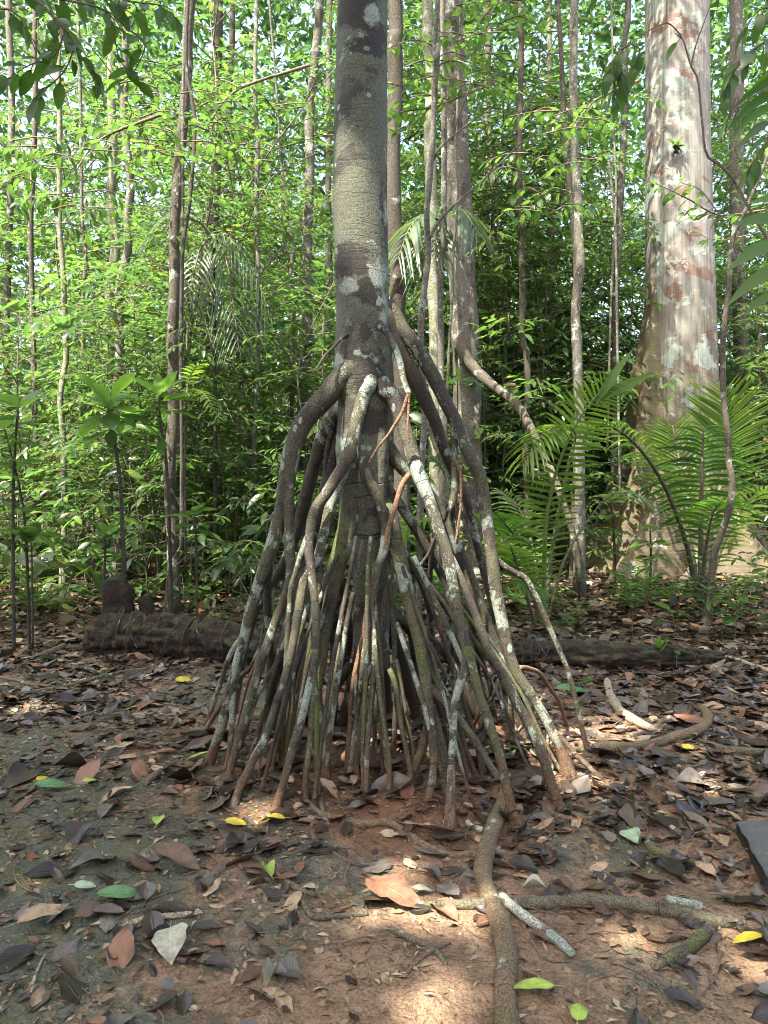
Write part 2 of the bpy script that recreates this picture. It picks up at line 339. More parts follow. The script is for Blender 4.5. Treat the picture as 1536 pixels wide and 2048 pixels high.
def butt_bark(name):
    g = G(name); o = g.co.outputs['Object']
    c = g.mix(g.noise(o, 3, 5, .6), (.075, .060, .040), (.16, .135, .09))
    ms = g.ramp(g.noise(g.map(o, loc=(4, 4, 1)), 3.2, 4, .7), [(.50, 0.), (.62, .75)])
    c = g.mix(ms, c, (.125, .115, .035))
    w = g.noise(g.map(o, scale=(1.5, 1.5, 22)), 1., 3)
    c = g.mix(g.math('MULTIPLY', g.ramp(w, [(.5, 0.), (.65, 1.)]), .4), c, (.07, .05, .03))
    lm = g.ramp(g.noise(g.map(o, loc=(4, 9, 1)), 4, 5, .6), [(.62, 0.), (.64, .8)])
    c = g.mix(lm, c, (.34, .36, .30))
    return g.done(c, .85, g.math('ADD', w, g.noise(o, 25, 4, .7)), .6, .015)
M['buttress'] = butt_bark('buttress_bark')
def slim_bark(name, a, b, lich=.55, dark=.6):
    g = G(name); o = g.co.outputs['Object']; orand = g.n('ShaderNodeObjectInfo').outputs['Random']
    off = g.n('ShaderNodeCombineXYZ', {0: g.math('MULTIPLY', orand, 31.), 1: g.math('MULTIPLY', orand, 17.), 2: g.math('MULTIPLY', orand, 9.)}).outputs[0]
    p = g.n('ShaderNodeVectorMath', {0: o, 1: off}, operation='ADD').outputs[0]
    c = g.mix(g.noise(g.map(p, scale=(1, 1, .35)), 6, 5, .65), a, b)
    dk = g.ramp(g.noise(g.map(p, loc=(3, 3, 3), scale=(1, 1, .4)), 4, 4, .6), [(dark, 0.), (dark+.08, .85)])
    c = g.mix(dk, c, (.04, .032, .026))
    lm = g.ramp(g.noise(p, 7, 5, .62), [(lich, 0.), (lich+.03, .85)])
    c = g.mix(lm, c, g.mix(g.noise(p, 30, 2), (.15, .17, .14), (.30, .32, .28)))
    c = g.mix(1., c, g.ramp(g.noise(p, 55, 3, .75), [(.34, .4), (.5, 1.), (.66, 1.8)]), 'MULTIPLY')
    h = g.math('ADD', g.noise(g.map(p, scale=(1, 1, .2)), 40, 4, .7), g.math('MULTIPLY', lm, .3))
    return g.done(c, .85, h, .7, .01)
M['pale'] = slim_bark('pale_slender_bark', (.066, .062, .048), (.145, .138, .112), .57, .57)
M['brown'] = slim_bark('brown_slender_bark', (.042, .037, .027), (.095, .082, .060), .58, .58)
M['darkb'] = slim_bark('dark_slender_bark', (.030, .026, .020), (.075, .064, .047), .63, .6)
M['green'] = slim_bark('greenish_slender_bark', (.10, .105, .065), (.21, .21, .14), .56, .62)
M['mottle'] = slim_bark('mottled_mid_bark', (.066, .058, .045), (.15, .136, .115), .57, .55)
g_ = G('palm_stalk'); M['stalk'] = g_.done(g_.mix(g_.noise(g_.co.outputs['Object'], 20, 3), (.07, .13, .025), (.14, .21, .05)), .45)
M['stem'] = slim_bark('sapling_stem_bark', (.07, .065, .04), (.17, .16, .11), .66, .66)

def ground_mat():
    g = G('forest_floor'); o = g.co.outputs['Object']; xyz = g.sep(o)
    n1 = g.noise(o, 1.3, 5, .6); n2 = g.noise(o, 14, 5, .7); n3 = g.noise(o, 90, 3, .7)
    c = g.mix(n1, (.215, .130, .078), (.35, .24, .155))
    c = g.mix(g.ramp(n2, [(.45, 0.), (.75, .8)]), c, (.115, .066, .040))
    c = g.mix(g.ramp(g.noise(g.map(o, loc=(4, 7, 0)), 4.5, 4, .6), [(.52, 0.), (.68, .7)]), c, (.060, .038, .027))
    c = g.mix(g.ramp(g.noise(g.map(o, loc=(2, 2, 0)), 2.2, 3, .6), [(.55, 0.), (.7, .65)]), c, (.36, .255, .165))
    c = g.mix(g.math('MULTIPLY', g.ramp(n3, [(.5, 0.), (.68, 1.)]), .4), c, (.38, .29, .20))
    c = g.mix(g.math('MULTIPLY', g.ramp(n3, [(.32, 1.), (.46, 0.)]), .75), c, (.05, .032, .022))
    # red soil heaped at the stilt roots
    dv = g.n('ShaderNodeVectorMath', {0: o, 1: (-.02, 4.0, .1)}, operation='DISTANCE').outputs['Value']
    rs = g.math('ADD', g.ramp(g.math('MULTIPLY', dv, .5), [(.30, 1.), (.62, 0.)]), g.math('MULTIPLY', g.math('SUBTRACT', g.noise(o, 5, 4), .5), 1.2), clamp=True)
    c = g.mix(g.math('MULTIPLY', rs, .75), c, g.mix(n2, (.20, .082, .038), (.075, .034, .02)))
    # algae and moss crust
    mk = g.noise(g.map(o, loc=(.35, .15, 0), scale=(1.0, .75, 1)), 1.25, 5, .62, .3)
    side = g.ramp(g.math('MULTIPLY_ADD', xyz[0], .2, .5), [(.34, .14), (.54, 0.)])
    mm = g.ramp(g.math('ADD', g.math('MULTIPLY_ADD', g.math('SUBTRACT', g.noise(o, 28, 4, .75), .5), .22, mk), side), [(.55, 0.), (.63, 1.)])
    mc = g.mix(g.noise(o, 22, 4, .7), (.050, .068, .052), (.115, .138, .105))
    mc = g.mix(g.ramp(g.noise(o, 5, 3), [(.5, 0.), (.7, .8)]), mc, (.100, .112, .045))
    crk = g.ramp(g.vor(g.n('ShaderNodeVectorMath', {0: o, 1: g.n('ShaderNodeVectorMath', {0: g.noise(o, 9, 3, out=1), 'Scale': .22}, operation='SCALE').outputs[0]}, operation='ADD').outputs[0], 16, 'DISTANCE_TO_EDGE'), [(0., 1.), (.035, 0.)])
    crk = g.math('MULTIPLY', crk, g.ramp(g.noise(g.map(o, loc=(6, 1, 0)), 6, 2), [(.42, 0.), (.6, 1.)]))
    mc = g.mix(g.math('MULTIPLY', crk, .6), mc, (.03, .033, .022))
    mc = g.mix(g.math('MULTIPLY', g.ramp(n3, [(.6, 0.), (.68, 1.)]), .55), mc, (.42, .40, .27))
    c = g.mix(g.math('MULTIPLY', mm, .85), c, mc)
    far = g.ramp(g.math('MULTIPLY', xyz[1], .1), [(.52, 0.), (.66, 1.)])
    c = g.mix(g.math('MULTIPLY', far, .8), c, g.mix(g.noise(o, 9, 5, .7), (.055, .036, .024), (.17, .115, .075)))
    h = g.math('ADD', g.math('MULTIPLY', n2, 1.4), g.math('ADD', g.math('MULTIPLY', n3, .35), g.math('MULTIPLY', g.math('MULTIPLY', crk, mm), -.5)))
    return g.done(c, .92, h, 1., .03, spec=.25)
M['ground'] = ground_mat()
def rot_mat():
    g = G('rotten_log_wood'); o = g.co.outputs['Object']
    w = g.noise(g.map(o, scale=(2, 18, 18)), 1., 5, .7)
    c = g.mix(w, (.012, .009, .007), (.050, .034, .024))
    nz = g.n('ShaderNodeNewGeometry').outputs['Normal']; up = g.sep(nz)[2]
    ms = g.math('MULTIPLY', g.ramp(g.noise(o, 5, 5, .7), [(.48, 0.), (.6, 1.)]), g.ramp(up, [(.2, 0.), (.75, .85)]))
    c = g.mix(ms, c, g.mix(g.noise(o, 40, 3), (.035, .055, .02), (.09, .115, .045)))
    c = g.mix(g.ramp(g.noise(g.map(o, loc=(5, 5, 5)), 7, 4), [(.6, 0.), (.68, .7)]), c, (.14, .072, .036))
    return g.done(c, .9, g.math('ADD', w, g.noise(o, 30, 5, .75)), 1., .03)
M['rot'] = rot_mat()
def slab_mat():
    g = G('weathered_slab'); o = g.co.outputs['Object']
    c = g.mix(g.noise(g.map(o, scale=(1, 5, 5)), 6, 5, .7), (.05, .052, .05), (.14, .145, .135))
    c = g.mix(g.ramp(g.noise(o, 9, 4), [(.52, 0.), (.66, .7)]), c, (.085, .10, .06))
    c = g.mix(g.ramp(g.noise(o, 60, 3), [(.6, 0.), (.7, .6)]), c, (.25, .23, .19))
    return g.done(c, .8, g.noise(o, 35, 5, .7), .7, .01)
M['slab'] = slab_mat()
g_ = G('root_fibre'); M['fibre'] = g_.done(g_.mix(g_.n('ShaderNodeNewGeometry').outputs['Random Per Island'], (.10, .045, .024), (.26, .145, .08)), .85)
g_ = G('chaff'); M['chaff'] = g_.done(g_.ramp(g_.n('ShaderNodeNewGeometry').outputs['Random Per Island'], [(0., (.06, .035, .02)), (.4, (.22, .14, .08)), (.8, (.28, .20, .125)), (1., (.40, .32, .21))]), .85)
print('materials ok')

# ---------------------------------------------------------------- ground sheet
def axis(lo, hi, step, far, n):
    a = np.arange(lo, hi+step/2, step); k = np.linspace(0, 1, n)[1:]
    return np.concatenate([(lo-far*k**3-k*step*n)[::-1], a, hi+far*k**3+k*step*n])
gx = axis(-2.9, 2.9, .028, 400, 46); gy = axis(1.2, 8.2, .028, 500, 60)
XX, YY = np.meshgrid(gx, gy, indexing='ij')
GV = np.stack([XX, YY, ground_z(XX, YY)], -1).reshape(-1, 3)
i, j = np.meshgrid(np.arange(len(gx)-1), np.arange(len(gy)-1), indexing='ij'); w = len(gy)
GQ = np.stack([i*w+j, (i+1)*w+j, (i+1)*w+j+1, i*w+j+1], -1).reshape(-1, 4)
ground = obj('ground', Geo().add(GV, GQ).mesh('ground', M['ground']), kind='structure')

# ---------------------------------------------------------------- the tree on stilt roots
TD = 4.1
tree = thing('stilt_rooted_tree', 'tree with ringed olive trunk standing on a cone of tall lichen-spotted stilt roots', 'tree', (-.1, TD, 0))
TO = np.array([-.1, TD, 0])
tv = [-2200, -900, -400, 0, 200, 400, 600, 700, 760, 800, 860, 900, 960, 1050, 1150, 1250, 1340]
tu = [738, 730, 727, 725, 722, 720, 725, 727, 728, 731, 731, 730, 731, 735, 740, 744, 746]
tw = [74, 90, 96, 100, 105, 109, 106, 113, 122, 112, 112, 116, 108, 84, 70, 66, 60]
P = spline([at(u, v, TD)-TO for u, v in zip(tu, tv)], 150)
rad = np.interp(np.linspace(0, len(tw)-1, 150), range(len(tw)), tw)/2/F*TD
V, Q, uv = tube(P, rad, 40)
# flutes and swellings of the lower column
ang = np.tile(np.arange(40)/40*2*math.pi, 150); zz = V[:6000, 2]
fl = np.clip((1.95-zz)/.6, 0, 1)
cen = np.repeat(P, 40, 0); dv = V[:6000]-cen
V[:6000] = cen+dv*(1+(.10*np.sin(ang*5+zz*2.)+.07*np.sin(ang*8-zz*3))[:, None]*fl[:, None]+(.035*vnoise(ang*2.2, zz*5, 3)+.02*vnoise(ang*4, zz*16, 4))[:, None])
obj('trunk', Geo().add(V, Q, uv).mesh('trunk', M['trunk']), tree)
RT = {}
def root(name, pts, widths, ds=None, df=None, par=None, mat='stilt', sink=True, sides=12, bump=.15, part='stilt_root'):
    px = np.array(pts, float)
    t = np.concatenate([[0], np.cumsum(np.linalg.norm(np.diff(px, axis=0), axis=1))]); t /= t[-1]
    if par:
        pp, pd = RT[par]; i = np.argmin(((pp-px[0])**2).sum(1)); ds = pd[i]
    foot = None
    if df is None:
        foot = hit(*px[-1]); df = foot[1]
    dep = ds+(df-ds)*t
    P3 = np.array([at(u, v, d) for (u, v), d in zip(px, dep)])
    if not par and abs(px[0][0]-730) < 62 and px[0][1] < 1100 and ds < 4.12 and widths[0] > 15: P3 = np.vstack([at(px[0][0]*.6+730*.4, px[0][1]-26, 4.13), P3])
    if foot is not None and sink:
        dirn = norm(P3[-1]-P3[-2]); P3 = np.vstack([P3, P3[-1]+dirn*.05+np.array([0, 0, -.03])])
        dep = np.append(dep, df)
    n = max(14, int(t.size*6)); S = spline(P3, n)
    wd = np.interp(np.linspace(0, 1, n), np.linspace(0, 1, len(widths)), widths)
    dpn = S[:, 1]; r = wd*.88/2/F*dpn
    sd = (sum(map(ord, name))*7) % 97
    lw = np.linspace(0, n/6, n); S[1:-1] += (np.stack([vnoise(lw, lw*0+sd+q, q) for q in range(3)], -1)*.007)[1:-1]
    if foot is not None and sink: r[-max(4, n//9):] *= np.linspace(1, 1.65, max(4, n//9))**1.3
    obj(part, Geo().tube(S-TO, r, sides, bump, sd).mesh(part, M[mat]), tree)
    RT[name] = (px, dep[:len(px)])
# left arch and its branches
root('L1', [(712, 735), (682, 758), (650, 792), (612, 838), (585, 895), (573, 960), (565, 1010), (548, 1080), (528, 1140), (508, 1200), (490, 1270), (471, 1340), (452, 1420), (437, 1470), (420, 1528)], [70, 60, 50, 46, 42, 38, 35, 32, 27, 24, 23, 22, 21, 20], 4.02)
root('L2', [(553, 1060), (540, 1110), (535, 1170), (536, 1240), (540, 1310), (538, 1400), (528, 1492)], [26, 20, 19, 17, 15, 14], par='L1', df=4.35, mat='stilt3')
root('L3', [(573, 950), (578, 1030), (580, 1090), (582, 1145), (572, 1190), (552, 1240), (532, 1290), (513, 1350), (497, 1410), (478, 1480), (458, 1552)], [30, 24, 23, 22, 20, 21, 21, 19, 17], par='L1')
root('L4', [(490, 1265), (470, 1340), (465, 1400), (463, 1450), (457, 1510), (452, 1540)], [16, 15, 14, 14, 15], par='L1')
root('L9', [(690, 810), (660, 850), (637, 905), (620, 960), (607, 1010), (596, 1060), (580, 1100), (558, 1140), (535, 1180), (515, 1215), (500, 1260), (488, 1310), (478, 1370), (470, 1425)], [46, 38, 32, 28, 24, 20, 17, 16, 15, 14, 13], 4.22, mat='stilt3')
root('L6', [(500, 1255), (470, 1295), (455, 1325), (440, 1368), (428, 1405), (414, 1448)], [12, 12, 11, 12, 15], par='L9')
root('L7', [(520, 1300), (500, 1335), (480, 1352), (465, 1375), (445, 1405), (425, 1440), (408, 1464)], [11, 11, 11, 12], par='L2')
root('L8', [(530, 1290), (512, 1325), (500, 1352), (490, 1390), (480, 1430), (468, 1490)], [8, 7, 7, 7], par='L3', mat='orange', sides=8)
root('L10', [(665, 860), (655, 900), (650, 960), (640, 1030), (625, 1100), (610, 1180), (600, 1260), (594, 1350), (588, 1440)], [16, 14, 13, 13, 12, 12], 4.24, mat='stilt3')
root('L11', [(690, 850), (668, 930), (645, 1010), (622, 1090), (600, 1170), (575, 1260), (555, 1340), (545, 1410), (535, 1462)], [40, 34, 28, 26, 22, 20, 20], 4.25, mat='stilt3')
# front-left bundle
root('F1', [(742, 765), (728, 790), (716, 838), (704, 885), (690, 925), (667, 960), (647, 995), (630, 1022), (621, 1060), (617, 1095), (623, 1140), (629, 1195), (632, 1260), (630, 1320), (622, 1360), (608, 1420), (592, 1468), (578, 1520), (565, 1570), (553, 1620)], [34, 32, 30, 29, 27, 26, 24, 22, 19, 17, 18, 18, 18, 17, 16], 3.94)
root('F1a', [(620, 1065), (607, 1100), (595, 1135), (584, 1175), (579, 1215), (575, 1265), (572, 1330), (569, 1400), (566, 1460), (560, 1530)], [18, 16, 14, 13, 14, 13, 13, 14], par='F1')
root('F1b', [(631, 1300), (630, 1350), (632, 1410), (632, 1480), (634, 1545), (637, 1605)], [17, 15, 13, 13, 13, 15], par='F1', mat='stilt2')
root('F1c', [(630, 1330), (625, 1400), (620, 1460), (617, 1520), (611, 1570), (612, 1607)], [15, 14, 13, 13, 15], par='F1', mat='stilt2')
root('F2', [(705, 900), (690, 935), (669, 985), (655, 1030), (645, 1080), (635, 1120), (612, 1150), (597, 1225), (585, 1290), (572, 1345), (556, 1395), (545, 1432), (530, 1478), (510, 1512), (492, 1550), (477, 1585), (468, 1612)], [30, 28, 24, 22, 21, 20, 18, 18, 19, 19, 18, 19], 3.98, mat='stilt')
root('F3', [(648, 1060), (634, 1120), (618, 1190), (602, 1260), (590, 1310), (580, 1352), (570, 1400), (562, 1440), (553, 1485), (538, 1535)], [19, 17, 16, 15, 15, 16, 16], par='F2', mat='stilt2')
root('F4', [(716, 880), (703, 985), (698, 1040), (684, 1100), (668, 1150), (660, 1205), (653, 1250), (645, 1295), (639, 1345), (637, 1400), (645, 1450), (656, 1490), (670, 1528)], [70, 58, 50, 46, 42, 36, 30, 26, 22, 22, 24, 26, 30], 4.08, mat='stilt2')
root('F5', [(672, 1150), (645, 1168), (630, 1200), (623, 1260), (617, 1330), (610, 1400), (600, 1460), (595, 1500)], [18, 17, 15, 14, 13, 14], par='F4', mat='stilt')
root('F6', [(600, 1180), (592, 1240), (587, 1300), (585, 1360), (582, 1420), (576, 1480), (570, 1528)], [15, 14, 15, 15, 16], par='F3', mat='stilt2')
root('F7', [(640, 1120), (636, 1200), (620, 1290), (606, 1360), (596, 1420), (588, 1480), (584, 1510)], [16, 15, 15, 15, 17], par='F2', mat='stilt2')
root('F8', [(545, 1480), (525, 1496), (519, 1530), (520, 1568)], [8, 5, 4, 4], par='F2', mat='orange', sides=6)
root('F9', [(660, 1260), (668, 1320), (672, 1380), (668, 1440), (660, 1490)], [14, 13, 13, 15], 4.25, df=4.5, mat='stilt3')
root('F10', [(700, 1330), (675, 1370), (655, 1420), (648, 1470), (640, 1510)], [22, 20, 18, 17], 4.2, df=4.45, mat='stilt3')
# centre
root('C1', [(824, 945), (806, 968), (790, 1010), (776, 1060), (765, 1105), (752, 1145), (744, 1175), (735, 1220), (725, 1272), (715, 1322), (708, 1352), (702, 1400), (700, 1450), (698, 1490), (695, 1532)], [15, 14, 13, 13, 12, 11, 11, 10, 9, 9], 3.9, mat='orange', sides=9)
root('C1b', [(701, 1420), (697, 1460), (694, 1500), (692, 1530)], [8, 7, 6, 6], par='C1', mat='orange', sides=6)
root('C3', [(760, 652), (770, 660), (783, 682), (797, 718), (809, 760), (819, 788)], [20, 18, 16, 14, 12], 3.97, df=3.72, mat='stilt', sink=False)
root('C2', [(819, 785), (801, 830), (786, 856), (775, 872), (750, 902), (738, 926)], [9, 8, 6, 5], par='C3', df=3.75, mat='orange', sink=False, sides=7)
root('C2b', [(819, 785), (816, 830), (816, 875), (817, 884)], [7, 6, 5, 4], par='C3', df=3.72, mat='orange', sink=False, sides=6)
root('C0', [(698, 668), (690, 672), (675, 685), (655, 705), (640, 725), (632, 742)], [9, 8, 7, 6, 4], 3.98, df=3.84, mat='stilt3', sink=False, sides=7)
root('C4', [(728, 925), (738, 962), (752, 980), (763, 1015), (770, 1052), (768, 1090), (760, 1122), (752, 1160), (745, 1200), (736, 1250), (728, 1310), (722, 1380), (714, 1440), (706, 1500), (700, 1552)], [30, 27, 25, 22, 20, 17, 16, 14, 13, 13, 14], 3.95, mat='stilt')
root('C5', [(752, 1160), (744, 1210), (746, 1260), (748, 1325), (743, 1390), (739, 1450), (735, 1515), (733, 1592)], [13, 12, 12, 12, 12, 15], par='C4', mat='stilt')
root('C6', [(747, 1290), (755, 1345), (762, 1400), (768, 1450), (773, 1510), (781, 1572)], [12, 12, 12, 13, 14], par='C5', mat='stilt2')
root('C7', [(772, 1100), (778, 1150), (784, 1205), (788, 1280), (790, 1340), (792, 1380), (790, 1450), (788, 1524)], [14, 13, 12, 12, 12, 13], 4.0, mat='stilt')
root('C8', [(780, 1150), (770, 1190), (764, 1235), (758, 1285), (752, 1330), (752, 1420), (748, 1510), (746, 1545)], [10, 9, 9, 10, 11], 3.98, mat='stilt')
root('C9', [(792, 1320), (799, 1350), (806, 1395), (814, 1440), (823, 1490), (829, 1524)], [10, 10, 10, 11, 12], par='C7', mat='stilt2')
root('C10', [(748, 1320), (735, 1355), (728, 1400), (722, 1445), (717, 1500), (710, 1555)], [12, 12, 12, 13, 14], par='C5', mat='stilt')
root('C12', [(745, 1330), (758, 1390), (765, 1450), (764, 1500), (766, 1550)], [12, 11, 11, 13], par='C5', mat='stilt3')
root('C13', [(690, 1200), (700, 1270), (690, 1330), (672, 1385), (655, 1440), (650, 1462)], [18, 17, 16, 15, 16], 4.3, df=4.7, mat='stilt3')
root('C14', [(770, 1230), (800, 1310), (815, 1370), (830, 1420), (842, 1472)], [34, 30, 28, 24, 26], 4.2, df=4.55, mat='stilt3')
root('C15', [(735, 1250), (720, 1320), (700, 1390), (685, 1450), (680, 1485)], [40, 34, 28, 24, 26], 4.2, df=4.5, mat='stilt3')
root('C16', [(755, 1270), (762, 1340), (775, 1410), (790, 1470)], [36, 30, 24, 26], 4.22, df=4.62, mat='stilt3')
# right of the column
root('M2', [(775, 1030), (790, 1080), (800, 1120), (810, 1160), (821, 1210), (832, 1260), (842, 1310), (850, 1360), (856, 1405), (864, 1455), (868, 1510), (863, 1560), (856, 1600)], [52, 44, 40, 36, 33, 31, 29, 27, 25, 21, 18, 19, 24], 4.02, mat='stilt2')
root('M2a', [(855, 1395), (856, 1440), (849, 1485), (836, 1522), (822, 1550), (806, 1566), (788, 1572)], [24, 22, 21, 21, 22, 19], par='M2', mat='stilt2')
root('M2b', [(852, 1368), (880, 1395), (902, 1417), (926, 1450), (955, 1490), (980, 1530), (1000, 1562)], [20, 17, 16, 16, 17], par='M2', mat='mossroot')
root('M2c', [(862, 1410), (872, 1450), (882, 1490), (890, 1530), (896, 1572)], [22, 22, 21, 23], par='M2', mat='mossroot')
root('M2d', [(850, 1330), (868, 1390), (884, 1440), (896, 1490), (912, 1545)], [12, 11, 10, 11], par='M2', df=4.1, mat='stilt3')
root('M2e', [(836, 1250), (846, 1290), (862, 1340), (878, 1400), (890, 1450), (905, 1500)], [16, 15, 14, 15], 4.15, df=4.4, mat='stilt3')
root('M3', [(800, 1090), (822, 1130), (845, 1170), (858, 1220), (866, 1290), (872, 1340), (886, 1400)], [18, 17, 15, 13, 12], 4.15, df=4.7, mat='stilt3')
# right arches
root('Q1', [(772, 610), (790, 636), (806, 660), (832, 692), (856, 732), (876, 770), (894, 810), (913, 846), (930, 888), (946, 922), (958, 950), (967, 985), (973, 1040), (980, 1090), (986, 1140), (992, 1190), (1003, 1240), (1013, 1290), (1026, 1335), (1045, 1365), (1068, 1398), (1092, 1440), (1112, 1480), (1128, 1512), (1138, 1548)], [44, 36, 33, 32, 31, 31, 30, 29, 28, 28, 27, 26, 25, 24, 24, 25, 26], 4.12)
root('Q2', [(768, 630), (786, 668), (808, 715), (834, 768), (856, 810), (872, 850), (886, 892), (902, 930), (920, 970), (936, 1015), (948, 1060), (960, 1110), (975, 1170), (988, 1230), (1000, 1300), (1012, 1390), (1028, 1490)], [46, 38, 36, 34, 32, 30, 28, 26, 22, 19, 18, 17, 16, 15, 15, 15], 4.08, df=4.55, mat='stilt3')
root('Q3', [(900, 822), (904, 850), (907, 900), (908, 960), (905, 1005), (897, 1022)], [16, 15, 14, 14, 16, 13], par='Q1', df=4.0, sink=False)
root('Q3b', [(905, 1000), (892, 1028), (880, 1055), (864, 1095), (845, 1125), (826, 1165), (818, 1190)], [15, 13, 9, 8, 7], 4.02, df=4.15, mat='stilt3', sink=False)
root('Q3c', [(910, 920), (921, 950), (922, 1000), (918, 1040), (911, 1082)], [9, 7, 6, 5], 4.02, df=3.98, mat='orange', sink=False, sides=7)
root('Q4', [(770, 775), (790, 800), (803, 840), (816, 880), (826, 912), (838, 948), (852, 985), (864, 1022), (876, 1060), (889, 1094), (899, 1132), (907, 1175), (916, 1225), (926, 1272), (935, 1305), (930, 1335), (917, 1378), (909, 1420), (905, 1480), (902, 1550), (899, 1652)], [50, 42, 36, 33, 32, 30, 29, 28, 27, 25, 25, 24, 20, 18, 17, 18, 20], 3.98)
root('Q4b', [(932, 1295), (946, 1342), (960, 1390), (975, 1432), (990, 1482), (1003, 1530), (1015, 1580), (1028, 1630), (1040, 1652)], [22, 21, 20, 20, 21, 23, 28, 34], par='Q4', mat='stilt2')
root('Q5', [(760, 865), (783, 905), (806, 935), (832, 958), (857, 990), (886, 1042), (906, 1080), (926, 1122), (946, 1172), (966, 1230), (986, 1282), (1001, 1322), (1014, 1355), (1026, 1395), (1040, 1450), (1054, 1500)], [48, 40, 34, 31, 30, 29, 29, 30, 30, 29, 26, 22, 19, 18], 4.06, df=4.35, mat='stilt')
root('Q6', [(876, 1065), (900, 1112), (926, 1165), (948, 1225), (974, 1288), (1000, 1340), (1030, 1400), (1060, 1452), (1084, 1510), (1104, 1575), (1118, 1614)], [18, 17, 18, 20, 22, 23, 24, 24, 26], par='Q4')
root('Q7', [(984, 1108), (1004, 1128), (1028, 1146), (1050, 1156), (1070, 1190), (1086, 1226), (1106, 1272), (1125, 1312), (1140, 1352), (1155, 1420), (1166, 1462), (1176, 1508)], [16, 14, 14, 13, 12, 12, 12, 13], par='Q1')
root('Q8', [(1040, 1335), (1055, 1335), (1078, 1347), (1100, 1376), (1118, 1402), (1128, 1430), (1134, 1452)], [11, 10, 9, 8, 7], par='Q1', mat='orange')
root('Q9', [(1076, 1402), (1065, 1422), (1050, 1446), (1030, 1472), (1012, 1496)], [11, 9, 8, 8], par='Q1', mat='paletwig', df=4.15)
root('Q10', [(1112, 1470), (1130, 1484), (1152, 1511), (1176, 1532), (1200, 1562)], [16, 13, 12, 12], par='Q1')
root('Q11', [(908, 1000), (905, 1060), (903, 1170), (903, 1230), (905, 1300), (900, 1332), (890, 1362), (882, 1402)], [11, 10, 9, 9, 10], 4.1, df=4.9, mat='stilt3')
root('Q12', [(866, 1080), (861, 1130), (860, 1190), (858, 1250), (862, 1320), (868, 1380), (878, 1432)], [12, 11, 10, 10], 4.15, df=4.75, mat='stilt')
root('Q13', [(986, 1180), (1000, 1250), (1010, 1310), (1020, 1380), (1022, 1440), (1026, 1505)], [16, 14, 13, 13], par='Q1', df=4.25)
root('Q14', [(945, 1240), (955, 1310), (960, 1380), (955, 1460)], [11, 10, 10, 11], 4.1, df=4.6, mat='stilt3')
root('Q15', [(955, 1270), (967, 1330), (985, 1400), (998, 1470)], [12, 11, 10, 12], 4.1, df=4.55, mat='stilt3')
root('Q16', [(1024, 1330), (1042, 1380), (1052, 1425), (1066, 1480), (1082, 1508)], [16, 14, 13, 14], par='Q1', df=4.2, mat='stilt3')
root('Q17', [(1002, 1376), (975, 1408), (958, 1434), (944, 1462)], [8, 7, 6, 6], 4.0, df=4.3, mat='twig', sides=7)
root('Q18', [(1000, 1340), (985, 1370), (975, 1420), (960, 1470), (955, 1500)], [9, 8, 8, 9], 4.1, df=4.3, mat='stilt3', sides=8)
root('Q19', [(1090, 1540), (1085, 1565), (1078, 1590), (1074, 1606)], [12, 9, 8, 8], par='Q6', df=3.62)
root('Q20', [(1100, 1455), (1095, 1500), (1107, 1528), (1100, 1545)], [8, 7, 7, 7], par='Q1', mat='paletwig', sides=7)
for k in range(14):                                   # further roots at the far side, seen through the cone
    a = R(20+140*(k+.5)/14+random.uniform(-4, 4)); rr = random.uniform(.55, .95)
    b = np.array([-.02+math.cos(a)*rr*1.05, 4.12+math.sin(a)*rr*.9, 0]); b[2] = ground_z(b[0], b[1])-.04
    z0 = random.uniform(.7, 1.9); s = np.array([-.1+math.cos(a)*.08, 4.1+math.sin(a)*.08, z0])
    m = (s+b)/2+np.array([math.cos(a)*.1, math.sin(a)*.1, .12])
    S = spline([s, s*.7+m*.3+np.array([0, 0, .06]), m, b*.6+m*.4, b], 26)
    obj('stilt_root', Geo().tube(S-TO, np.linspace(.03, .017, 26), 9, .16, k).mesh('stilt_root', M['stilt3']), tree)
for k in range(26):                                   # thin young stilt roots filling the front of the cone
    a = R(188+164*(k+.5)/26+random.uniform(-3, 3)); rr = random.uniform(.55, .98)
    b = np.array([.03+math.cos(a)*rr, 4.08+math.sin(a)*rr*.72, 0]); b[2] = ground_z(b[0], b[1])-.03
    z0 = random.uniform(.55, 1.25); q = (1-z0/2.35)*.72*rr; s_ = np.array([-.03+math.cos(a+random.uniform(-.12, .12))*q, 4.09+math.sin(a)*q*.72, z0])
    m = (s_*.5+b*.5)+np.array([math.cos(a)*.03, math.sin(a)*.03, .03]); S = spline([s_, s_*.7+m*.3+np.array([random.uniform(-.012, .012), 0, .0]), m, b*.6+m*.4+np.array([random.uniform(-.015, .015), 0, 0]), b], 30)
    w_ = random.uniform(.0085, .0155)
    obj('stilt_root', Geo().tube(S-TO, np.linspace(w_, w_*.95, 30)*np.concatenate([np.ones(26), np.linspace(1, 1.6, 4)]), 9, .16, k+60).mesh('stilt_root', M[random.choice(['stilt', 'stilt', 'stilt2', 'stilt3'])]), tree)
def lay(pts, widths, lift=.4, n=None):
    """a root or stick lying along the ground under the given pixels"""
    P3 = np.array([hit(u, v) for u, v in pts]); n = n or max(14, len(pts)*7); S = spline(P3, n)
    r = np.interp(np.linspace(0, 1, n), np.linspace(0, 1, len(widths)), widths)/2/F*S[:, 1]
    S[:, 2] = ground_z(S[:, 0], S[:, 1])*.5+S[:, 2]*.5+r*lift
    return S, r
def surf(pts, widths, mat='surface', part='surface_root', lift=.35, bump=.18):
    S, r = lay(pts, widths, lift); S = S-TO
    obj(part, Geo().tube(S, r, 16, bump, len(pts)+int(pts[0][0])).mesh(part, M[mat]), tree)
